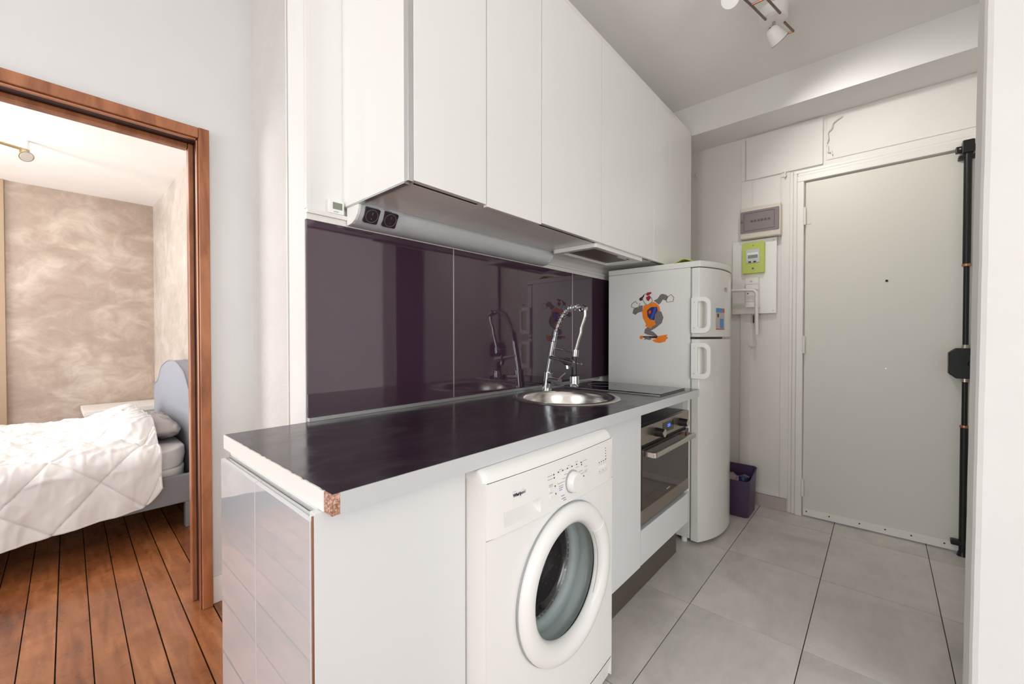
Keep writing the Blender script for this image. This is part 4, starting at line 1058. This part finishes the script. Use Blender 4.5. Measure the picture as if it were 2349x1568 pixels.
t = tag(obj('bottle_cap', MB().lathe([(0.0005, 0.02), (0.024, 0.02), (0.027, 0.015), (0.027, -0.02), (0.024, -0.03), (0.0005, -0.03)], (2.992, 0.660, 0.236), 'z', 24), 'cap_navy', None, smooth=True), 'navy blue bottle cap in the corner of the purple bin', 'bottle cap')

# ------------------------------------------------------------------ entrance wall fittings
t = thing('breaker_box', 'beige fuse box with smoked window above the meter board', 'fuse box', (3.22, 0.617, 1.83))
obj('case', MB().prism([(1.828, XE - 0.0125), (1.828, 3.196), (1.850, 3.188), (2.030, 3.188), (2.040, 3.200), (2.040, XE - 0.0125)][::-1], 'z', 0, 1) if False else MB().box(3.190, XE - 0.0125, 0.496, 0.738, 1.829, 2.040), 'box_beige', t, bevel=0.008)
wn = obj('window', MB().prism(rrect(0.505, 0.732, 1.868, 2.014, 0.006), 'x', 3.183, 3.1905), 'smoked_plastic', t, bevel=0.002)
obj('window_frame', MB().ring(rrect(0.530, 0.712, 1.880, 2.000, 0.004), rrect(0.5325, 0.7095, 1.8825, 1.9975, 0.004), 'x', 3.1815, 3.1832), 'smoked_dark', wn)
for i in range(6):
    y = 0.662 - 0.020 * i
    box('breaker', (3.1812, 3.1832, y - 0.007, y + 0.007, 1.936, 1.950), 'smoked_dark', wn)
obj('latch', MB().cyl((3.1815, 0.723, 1.945), (3.1832, 0.723, 1.945), 0.007, n=14), 'smoked_dark', wn)
t = thing('meter_board', 'white backing board carrying the lime meter and main switch', 'board', (3.24, 0.657, 1.315))
box('board', (3.226, XE - 0.0125, 0.524, 0.790, 1.318, 1.824), 'plastic_white', t, 0.002)
for y, z in ((0.542, 1.805), (0.775, 1.335), (0.542, 1.335)):
    obj('screw', MB().cyl((3.2245, y, z), (3.2262, y, z), 0.005, n=12), 'plastic_grey', t)
t = thing('electricity_meter', 'lime green electricity meter with small display', 'meter', (3.205, 0.657, 1.59))
obj('case', MB().prism(rrect(0.590, 0.724, 1.592, 1.802, 0.008), 'x', 3.196, 3.2255), 'lime', t, bevel=0.003)
fp = obj('face', MB().prism(rrect(0.617, 0.698, 1.663, 1.755, 0.006), 'x', 3.191, 3.1963), 'plastic_grey', t, bevel=0.001)
box('display_frame', (3.1895, 3.1912, 0.624, 0.690, 1.690, 1.732), 'plastic_white', fp)
box('display', (3.1888, 3.1897, 0.627, 0.687, 1.693, 1.716), 'lcd_green', fp)
for y in (0.645, 0.675):
    box('button', (3.1885, 3.1912, y - 0.008, y + 0.008, 1.665, 1.674), 'print_dark', fp)
for z, r_ in ((1.780, 0.003), (1.625, 0.0065)):
    obj('screw', MB().cyl((3.1945, 0.657, z), (3.1965, 0.657, z), r_, n=12), 'print_dark' if r_ < 0.005 else 'smoked_dark', t)
t = thing('main_switch', 'white main circuit breaker below the lime meter', 'circuit breaker', (3.2, 0.660, 1.36))
mb = MB(); 
box('lower_body', (3.184, 3.2255, 0.622, 0.698, 1.360, 1.440), 'plastic_white', t, 0.002)
box('upper_body', (3.184, 3.2255, 0.622, 0.698, 1.480, 1.560), 'plastic_white', t, 0.002)
box('middle', (3.192, 3.2255, 0.624, 0.696, 1.440, 1.480), 'plastic_white', t)
obj('seal', MB().cyl((3.181, 0.664, 1.538), (3.1845, 0.664, 1.538), 0.006, n=12), 'brass', t)
box('seam', (3.1832, 3.1845, 0.622, 0.698, 1.516, 1.518), 'print_grey', t)
box('seam', (3.1832, 3.1845, 0.622, 0.698, 1.398, 1.400), 'print_grey', t)
for y in (0.640, 0.685):
    obj('terminal', MB().cyl((3.190, y, 1.455), (3.1925, y, 1.455), 0.004, n=10), 'print_dark', t)
cpth = [(3.155, 1.02, 1.486), (3.155, 0.84, 1.480), (3.155, 0.70, 1.475), (3.155, 0.662, 1.474)]
cpth += [(3.156, 0.656 - 0.030 * math.sin(math.radians(a)), 1.444 + 0.030 * math.cos(math.radians(a))) for a in range(0, 91, 10)]
cpth += [(3.160, 0.626, 1.38), (3.165, 0.626, 1.28), (3.170, 0.626, 1.175)]
tag(obj('conduit', MB().tube(cpth, 0.0105, 12), 'plastic_white', None, smooth=True), 'white bent cable conduit running from the fridge past the main switch', 'conduit')
t = thing('hanging_keys', 'small dark keys hanging below the meter board', 'keys', (3.25, 0.655, 1.23))
obj('hook', MB().cyl((3.236, 0.655, 1.305), (XE, 0.655, 1.305), 0.003, n=8), 'steel', t)
box('key', (3.238, 3.242, 0.656, 0.664, 1.255, 1.310), 'sticker_dark', t, 0.001)
box('key', (3.238, 3.242, 0.640, 0.647, 1.238, 1.296), 'print_dark', t, 0.001)
tag(obj('cover_plate', MB().cyl((XE - 0.014, 0.664, 1.118), (XE - 0.0005, 0.664, 1.118), 0.028, n=28), 'panel_white', None, bevel=0.002), 'round white cover plate on the wall below the keys', 'cover plate')
tag(obj('loose_cable', MB().tube(catm([(XE - 0.021, 0.19, 2.505), (XE - 0.021, 0.235, 2.478), (XE - 0.021, 0.260, 2.43), (XE - 0.021, 0.266, 2.36), (XE - 0.021, 0.258, 2.31), (XE - 0.021, 0.235, 2.285)], 6), 0.0035, 8), 'frame_white', None, smooth=True), 'thin white painted cable curving above the entrance door', 'cable')
t = thing('wall_hook', 'small white hook on the wall near the wall cabinets', 'hook', (3.25, 1.04, 2.34))
box('plate', (XE - 0.006, XE, 1.030, 1.048, 2.345, 2.395), 'frame_white', t, 0.002)
obj('prong', MB().tube([(XE - 0.006, 1.039, 2.37), (XE - 0.03, 1.039, 2.355), (XE - 0.035, 1.039, 2.375)], 0.004, 8), 'frame_white', t, smooth=True)
t = thing('cupboard_latch', 'small white turn latch at the corner of the door frame', 'latch', (3.24, 0.485, 2.20))
box('plate', (XE - 0.020, XE - 0.0122, 0.470, 0.502, 2.214, 2.238), 'frame_white', t, 0.001)
box('tongue', (XE - 0.034, XE - 0.0202, 0.476, 0.484, 2.205, 2.240), 'steel', t, 0.001)

# ------------------------------------------------------------------ ceiling track light
t = thing('track_spotlight', 'white spotlight on a double metal rail on the kitchen ceiling', 'ceiling light', (2.35, 0.41, CEIL))
dz_ = 2.690
def rail(pts, nm='rail'):
    return obj(nm, MB().tube(pts, 0.0052, 8), 'bronze_rail', t, smooth=True)
for off in (-0.030, 0.030):
    rail([(2.02, 0.470 + off, dz_), (2.18, 0.430 + off, dz_), (2.32, 0.400 + off, dz_)])
    rail([(2.40, 0.395 + off, dz_), (2.50, 0.372 + off, dz_)])
for x, y in ((2.175, 0.432), (2.50, 0.372)):
    obj('crossbar', MB().cyl((x, y - 0.034, dz_), (x, y + 0.034, dz_), 0.0045, n=8), 'copper', t, smooth=True)
obj('ceiling_rose', MB().lathe([(0.0005, -0.058), (0.050, -0.056), (0.060, -0.048), (0.063, -0.005), (0.063, 0.0)], (2.365, 0.405, CEIL), 'z', 36), 'plastic_white', t, smooth=True)
box('arm', (2.362, 2.374, 0.398, 0.410, 2.640, 2.693), 'steel', t, 0.002)
sd = Vector((0.62, -0.42, -0.66)).normalized(); s0 = Vector((2.345, 0.415, 2.655))
sh = MB()
aa = sd.orthogonal().normalized(); bb_ = sd.cross(aa)
prf = [(0.0005, 0.0), (0.018, 0.002), (0.027, 0.014), (0.034, 0.04), (0.039, 0.075), (0.0375, 0.075), (0.033, 0.045)]
vs = []; n_ = 28
for i in range(n_):
    a = 2 * math.pi * i / n_
    for r_, h_ in prf: vs.append(s0 + sd * h_ + (aa * math.cos(a) + bb_ * math.sin(a)) * r_)
kk = len(prf)
fs = [(i * kk + q, ((i + 1) % n_) * kk + q, ((i + 1) % n_) * kk + q + 1, i * kk + q + 1) for i in range(n_) for q in range(kk - 1)]
sho = obj('spot_shade', MB().add(vs, fs), 'plastic_white', t, smooth=True, angle=50)
obj('rim', MB().tube([s0 + sd * 0.075 + (aa * math.cos(2 * math.pi * i / 28) + bb_ * math.sin(2 * math.pi * i / 28)) * 0.0385 for i in range(28)], 0.0012, 5, closed=True), 'smoked_dark', sho)
obj('bulb', MB().cyl(s0 + sd * 0.06, s0 + sd * 0.069, 0.030, 0.034, n=24), 'lamp_face', sho, smooth=True)
def fill_lamp(p, d, e_):
    ld = bpy.data.lights.new('spot_fill_light', 'SPOT'); ld.energy = e_; ld.spot_size = math.radians(112); ld.spot_blend = 1.0; ld.shadow_soft_size = 0.03; ld.color = (1.0, 0.96, 0.90)
    lo = bpy.data.objects.new('spot_fill_light', ld); COL.objects.link(lo); lo.parent = t; lo.location = p - WL[t]
    lo.rotation_euler = d.to_track_quat('-Z', 'Y').to_euler()
fill_lamp(s0 + sd * 0.085, sd, 30)  # added fill for the far kitchen end, set at the unlit spot head
s2 = Vector((2.03, 0.50, 2.655))
obj('spot_shade', MB().cyl(s2, s2 + Vector((-0.05, 0.0, -0.03)), 0.025, 0.038, n=24), 'plastic_white', t, smooth=True)
obj('arm', MB().cyl((2.03, 0.49, 2.69), s2, 0.004, n=8), 'steel', t)

# ------------------------------------------------------------------ bedroom
bed = thing('bed', 'grey upholstered bed with arched headboard in the bedroom', 'bed', (-0.4, 3.9, 0))
HX0, HX1, HY0, HY1 = 0.600, 0.690, 3.150, 4.680
def camel(y):
    u = (y - (HY0 + HY1) / 2) / ((HY1 - HY0) / 2); a = abs(u)
    if a < 0.45: h_ = 0.985 - 0.05 * (a / 0.45) ** 2
    elif a < 0.85:
        s_ = (a - 0.45) / 0.40; h_ = 0.935 - 0.155 * (0.5 - 0.5 * math.cos(math.pi * s_))
    else:
        s_ = (a - 0.85) / 0.15; h_ = 0.78 - 0.10 * (1 - math.sqrt(max(0, 1 - s_ * s_)))
    return h_
N = 48
pts = [(HY0 + (HY1 - HY0) * i / N, camel(HY0 + (HY1 - HY0) * i / N)) for i in range(N + 1)]
hbd = obj('headboard', MB().prism(pts + [(HY1, 0.05), (HY0, 0.05)], 'x', HX0, HX1), 'fabric_grey', bed, bevel=0.010, seg=3, smooth=True)
for xx in (HX0 - 0.001, HX1 - 0.004):
    obj('piping', MB().tube([(xx + 0.003, p[0], p[1] + 0.001) for p in pts], 0.0045, 6), 'fabric_grey', hbd, smooth=True)
box('side_rail', (-1.50, 0.599, 3.150, 3.185, 0.155, 0.325), 'fabric_rail', bed, 0.008)
box('side_rail', (-1.50, 0.599, 4.640, 4.675, 0.155, 0.325), 'fabric_rail', bed, 0.008)
box('foot_rail', (-1.535, -1.50, 3.150, 4.675, 0.155, 0.325), 'fabric_rail', bed, 0.008)
for x in (0.545, -1.49):
    for y in (3.155, 4.63):
        box('leg', (x, x + 0.055, y, y + 0.05, 0.0, 0.156), 'fabric_rail', bed, 0.004)
box('slat_base', (-1.49, 0.595, 3.186, 4.639, 0.24, 0.262), 'tan_wood', bed)
mt = thing('mattress', 'white mattress with fitted sheet on the grey bed', 'mattress', (-0.45, 3.9, 0.263))
def soft(name, x0, x1, y0, y1, z0, z1, r_, mtl, par, amp=0.004, fr=9, seed=0):
    mb = MB(); nu, nv = 48, 40
    # superellipsoid-like box from a subdivided shell
    def pt(u, v):
        th = 2 * math.pi * u; ph = math.pi * (v - 0.5)
        e1, e2 = 0.16, 0.22
        sg = lambda w_, m_: math.copysign(abs(w_) ** m_, w_)
        X = sg(math.cos(ph), e1) * sg(math.cos(th), e2); Y = sg(math.cos(ph), e1) * sg(math.sin(th), e2); Z = sg(math.sin(ph), e1)
        p = Vector(((x0 + x1) / 2 + X * (x1 - x0) / 2, (y0 + y1) / 2 + Y * (y1 - y0) / 2, (z0 + z1) / 2 + Z * (z1 - z0) / 2))
        d_ = amp * noise.noise((p.x * fr + seed, p.y * fr * 1.5, p.z * fr * 2.2))
        return tuple(p + Vector((X, Y, max(Z, 0))) * d_)
    mb.grid(pt, nu, nv)
    return obj(name, mb, mtl, par, smooth=True, angle=180)
soft('topper', -1.48, 0.592, 3.215, 4.63, 0.338, 0.475, 0.05, 'linen_sheet', mt, 0.012, 11)
soft('base', -1.48, 0.588, 3.200, 4.63, 0.264, 0.350, 0.05, 'linen_sheet', mt, 0.005, 7, 5)
def pillow(name, c, hx, hy, hz, tilt, seed):
    def pt(u, v):
        th = 2 * math.pi * u; ph = math.pi * (v - 0.5)
        sg = lambda w_, m_: math.copysign(abs(w_) ** m_, w_)
        X = sg(math.cos(ph), 0.75) * sg(math.cos(th), 0.42); Y = sg(math.cos(ph), 0.75) * sg(math.sin(th), 0.42); Z = sg(math.sin(ph), 1.0)
        wr = 0.020 * noise.noise((X * 3 + seed, Y * 7, Z * 2)) + 0.010 * noise.noise((X * 9 + seed, Y * 16, Z * 3))
        x = X * hx; y = Y * hy; z = Z * hz * (1 - 0.35 * max(abs(X), abs(Y)) ** 3) + wr
        ct, st_ = math.cos(tilt), math.sin(tilt)
        return (c[0] + x * ct - z * st_, c[1] + y, c[2] + x * st_ + z * ct)
    return obj(name, MB().grid(pt, 64, 36), 'linen_grey', None, smooth=True, angle=180)
tag(pillow('pillow', (0.452, 3.75, 0.552), 0.138, 0.36, 0.070, math.radians(-3), 2.0), 'crumpled grey-white pillow half under the duvet', 'pillow')
# quilted duvet
DX1, DX0 = 0.425, -1.62
def duvet(u, v):
    x = DX1 + (-0.50 - DX1) * (u / 0.8) if u < 0.8 else -0.50 + (DX0 + 0.50) * (u - 0.8) / 0.2
    # hem height falls away from the head end; right corner rounded
    hem = 0.212 - 0.075 * min(1, (DX1 - x) / 0.75)
    cr = max(0, 1 - (DX1 - x) / 0.09)
    hem += 0.085 * cr ** 2
    ztop = 0.505 + 0.012 * noise.noise((x * 2.1, 0.3, 0))
    R_ = 0.085
    side = ztop - R_ - hem
    y0 = 3.118 - 0.020
    topw = 4.74 - (y0 + R_) - R_
    arcl = math.pi / 2 * R_
    tot = side + arcl + topw + arcl + 0.24
    s_ = (v / 0.62) * 0.95 if v < 0.62 else 0.95 + (tot - 0.95) * (v - 0.62) / 0.38
    if s_ < side:
        y = y0 - 0.02 * (1 - s_ / side); z = hem + s_; nrm = Vector((0, -1, 0.1)); hang = 1 - 0.5 * s_ / side
    elif s_ < side + arcl:
        a = (s_ - side) / R_; y = y0 + R_ - R_ * math.cos(a); z = ztop - R_ + R_ * math.sin(a); nrm = Vector((0, -math.cos(a), math.sin(a))); hang = 0.5 * (1 - (s_ - side) / arcl)
    elif s_ < side + arcl + topw:
        y = y0 + R_ + (s_ - side - arcl); z = ztop; nrm = Vector((0, 0, 1)); hang = 0
    elif s_ < side + 2 * arcl + topw:
        a = (s_ - side - arcl - topw) / R_; y = 4.74 - R_ + R_ * math.sin(a); z = ztop - R_ + R_ * math.cos(a); nrm = Vector((0, math.sin(a), math.cos(a))); hang = 0
    else:
        y = 4.74; z = ztop - R_ - (s_ - side - 2 * arcl - topw); nrm = Vector((0, 1, 0)); hang = 0
    # quilting seams: two diagonal families in cloth coordinates
    q = s_
    sp = 0.255
    d = 0.0; dep = 0.0; puff = 1.0
    wob = 0.02 * noise.noise((x * 3, q * 3, 7))
    for sgn in (-1, 1):
        c_ = (x * 0.72 * sgn + q * 0.69 + wob) / sp
        fr = abs(c_ - round(c_)) * sp
        dep += 0.0085 * math.exp(-(fr / 0.0055) ** 2)
        puff *= min(1, fr / 0.05)
    d += 0.009 * (puff ** 0.5) - dep
    # loose folds: vertical on the hanging side, random on top
    d += hang * (0.017 * math.sin(x * 33 + 2.2 * noise.noise((x * 3, q * 2, 1))) * (0.5 + noise.noise((x * 4, 1, 5)) * 0.8) + 0.012 * noise.noise((x * 13, q * 3.5, 2)))
    d += (1 - hang) * 0.016 * noise.noise((x * 6.5 + y, y * 3.2, 4)) + 0.005 * noise.noise((x * 16, q * 9, 3))
    rid = 1 - abs(noise.noise((x * 9 + 3, q * 2.6, 12))) * 2.6
    d += 0.012 * max(0, rid) ** 2 * (0.4 + 0.6 * hang)
    rid = 1 - abs(noise.noise((x * 5 - q * 3, q * 11, 21))) * 2.8
    d += 0.011 * max(0, rid) ** 2 * (1 - hang)
    d += 0.004 * noise.noise((x * 40, q * 18, 9))
    if nrm.z > 0.9:
        sst = lambda w_: (lambda q_: q_ * q_ * (3 - 2 * q_))(max(0, min(1, w_)))
        z += 0.135 * math.exp(-((x - 0.37) / 0.20) ** 2) * sst((y - 3.16) / 0.30) * sst((4.70 - y) / 0.45)
        z += 0.022 * noise.noise((x * 1.7, y * 1.3, 8)) * sst((y - 3.2) / 0.1)
    wavy = 0.016 * noise.noise((q * 4, 3.3, 1)) * max(0, 1 - u * 8)
    return (x + wavy, y + nrm.y * d, z + nrm.z * d)
dv = obj('duvet', MB().grid(duvet, 290, 300), 'linen_white', None, smooth=True, fix=False, angle=180)
so = dv.modifiers.new('solid', 'SOLIDIFY'); so.thickness = 0.010; so.offset = 0
tag(dv, 'white quilted duvet with diamond stitching draped over the bed', 'duvet')
for q_ in (0,):
    hp_ = [duvet(0.002, v / 160) for v in range(161)]
    obj('piping', MB().tube(hp_, 0.0075, 6), 'linen_white', dv, smooth=True)
    hp_ = [duvet(u / 200, 0.001) for u in range(201)]
    obj('piping', MB().tube(hp_, 0.0070, 6), 'linen_white', dv, smooth=True)

dz0 = thing('dresser', 'low white chest behind the bed against the stucco wall', 'chest', (0.43, 5.15, 0))
box('body', (0.205, 0.690, 4.955, 5.37, 0.04, 0.497), 'dresser_white', dz0, 0.002)
box('top', (0.185, 0.695, 4.93, 5.38, 0.498, 0.540), 'dresser_white', dz0, 0.003)
for z0, z1 in ((0.29, 0.475), (0.07, 0.27)):
    d_ = box('drawer', (0.235, 0.670, 4.94, 4.9545, z0, z1), 'dresser_white', dz0, 0.002)
    obj('knob', MB().sphere((0.45, 4.932, (z0 + z1) / 2), 0.012, 0.012, 0.012, 14, 8), 'steel', d_, smooth=True)
for x in (0.215, 0.665):
    for y in (4.965, 5.345):
        box('leg', (x, x + 0.02, y, y + 0.02, 0, 0.041), 'dresser_white', dz0)

t = thing('brass_rail_light', 'brass rail light with small spot on the bedroom ceiling', 'ceiling light', (-0.3, 4.1, 2.45))
for off in (0.0, 0.022):
    obj('rail', MB().tube([(-0.85, 3.84 + off, 2.386), (-0.45, 4.03 + off, 2.386), (-0.075, 4.205 + off, 2.386)], 0.007, 8), 'brass', t, smooth=True)
obj('bracket', MB().cyl((-0.085, 4.21, 2.38), (-0.085, 4.21, 2.4495), 0.012, n=14), 'plastic_white', t, smooth=True)
obj('bracket', MB().cyl((-0.80, 3.87, 2.38), (-0.80, 3.87, 2.4495), 0.012, n=14), 'plastic_white', t, smooth=True)
obj('joint', MB().sphere((-0.10, 4.20, 2.375), 0.02, 0.02, 0.018, 14, 8), 'brass', t, smooth=True)
sp2 = obj('spot', MB().cyl((-0.105, 4.185, 2.368), (-0.085, 4.14, 2.325), 0.014, 0.036, n=22), 'brass', t, smooth=True)
obj('bulb', MB().cyl((-0.0846, 4.139, 2.3245), (-0.084, 4.138, 2.3235), 0.031, n=20), 'lamp_face', sp2)
bl = bpy.data.lights.new('ceiling_fill_light', 'POINT'); bl.energy = 15; bl.shadow_soft_size = 0.03; bl.color = (1.0, 0.95, 0.88)  # added point light brightening the bedroom ceiling, apart from the brass spot
blo = bpy.data.objects.new('ceiling_fill_light', bl); COL.objects.link(blo); blo.parent = t; blo.location = Vector((-0.45, 4.03, 2.30)) - WL[t]
bpy.context.view_layer.update()
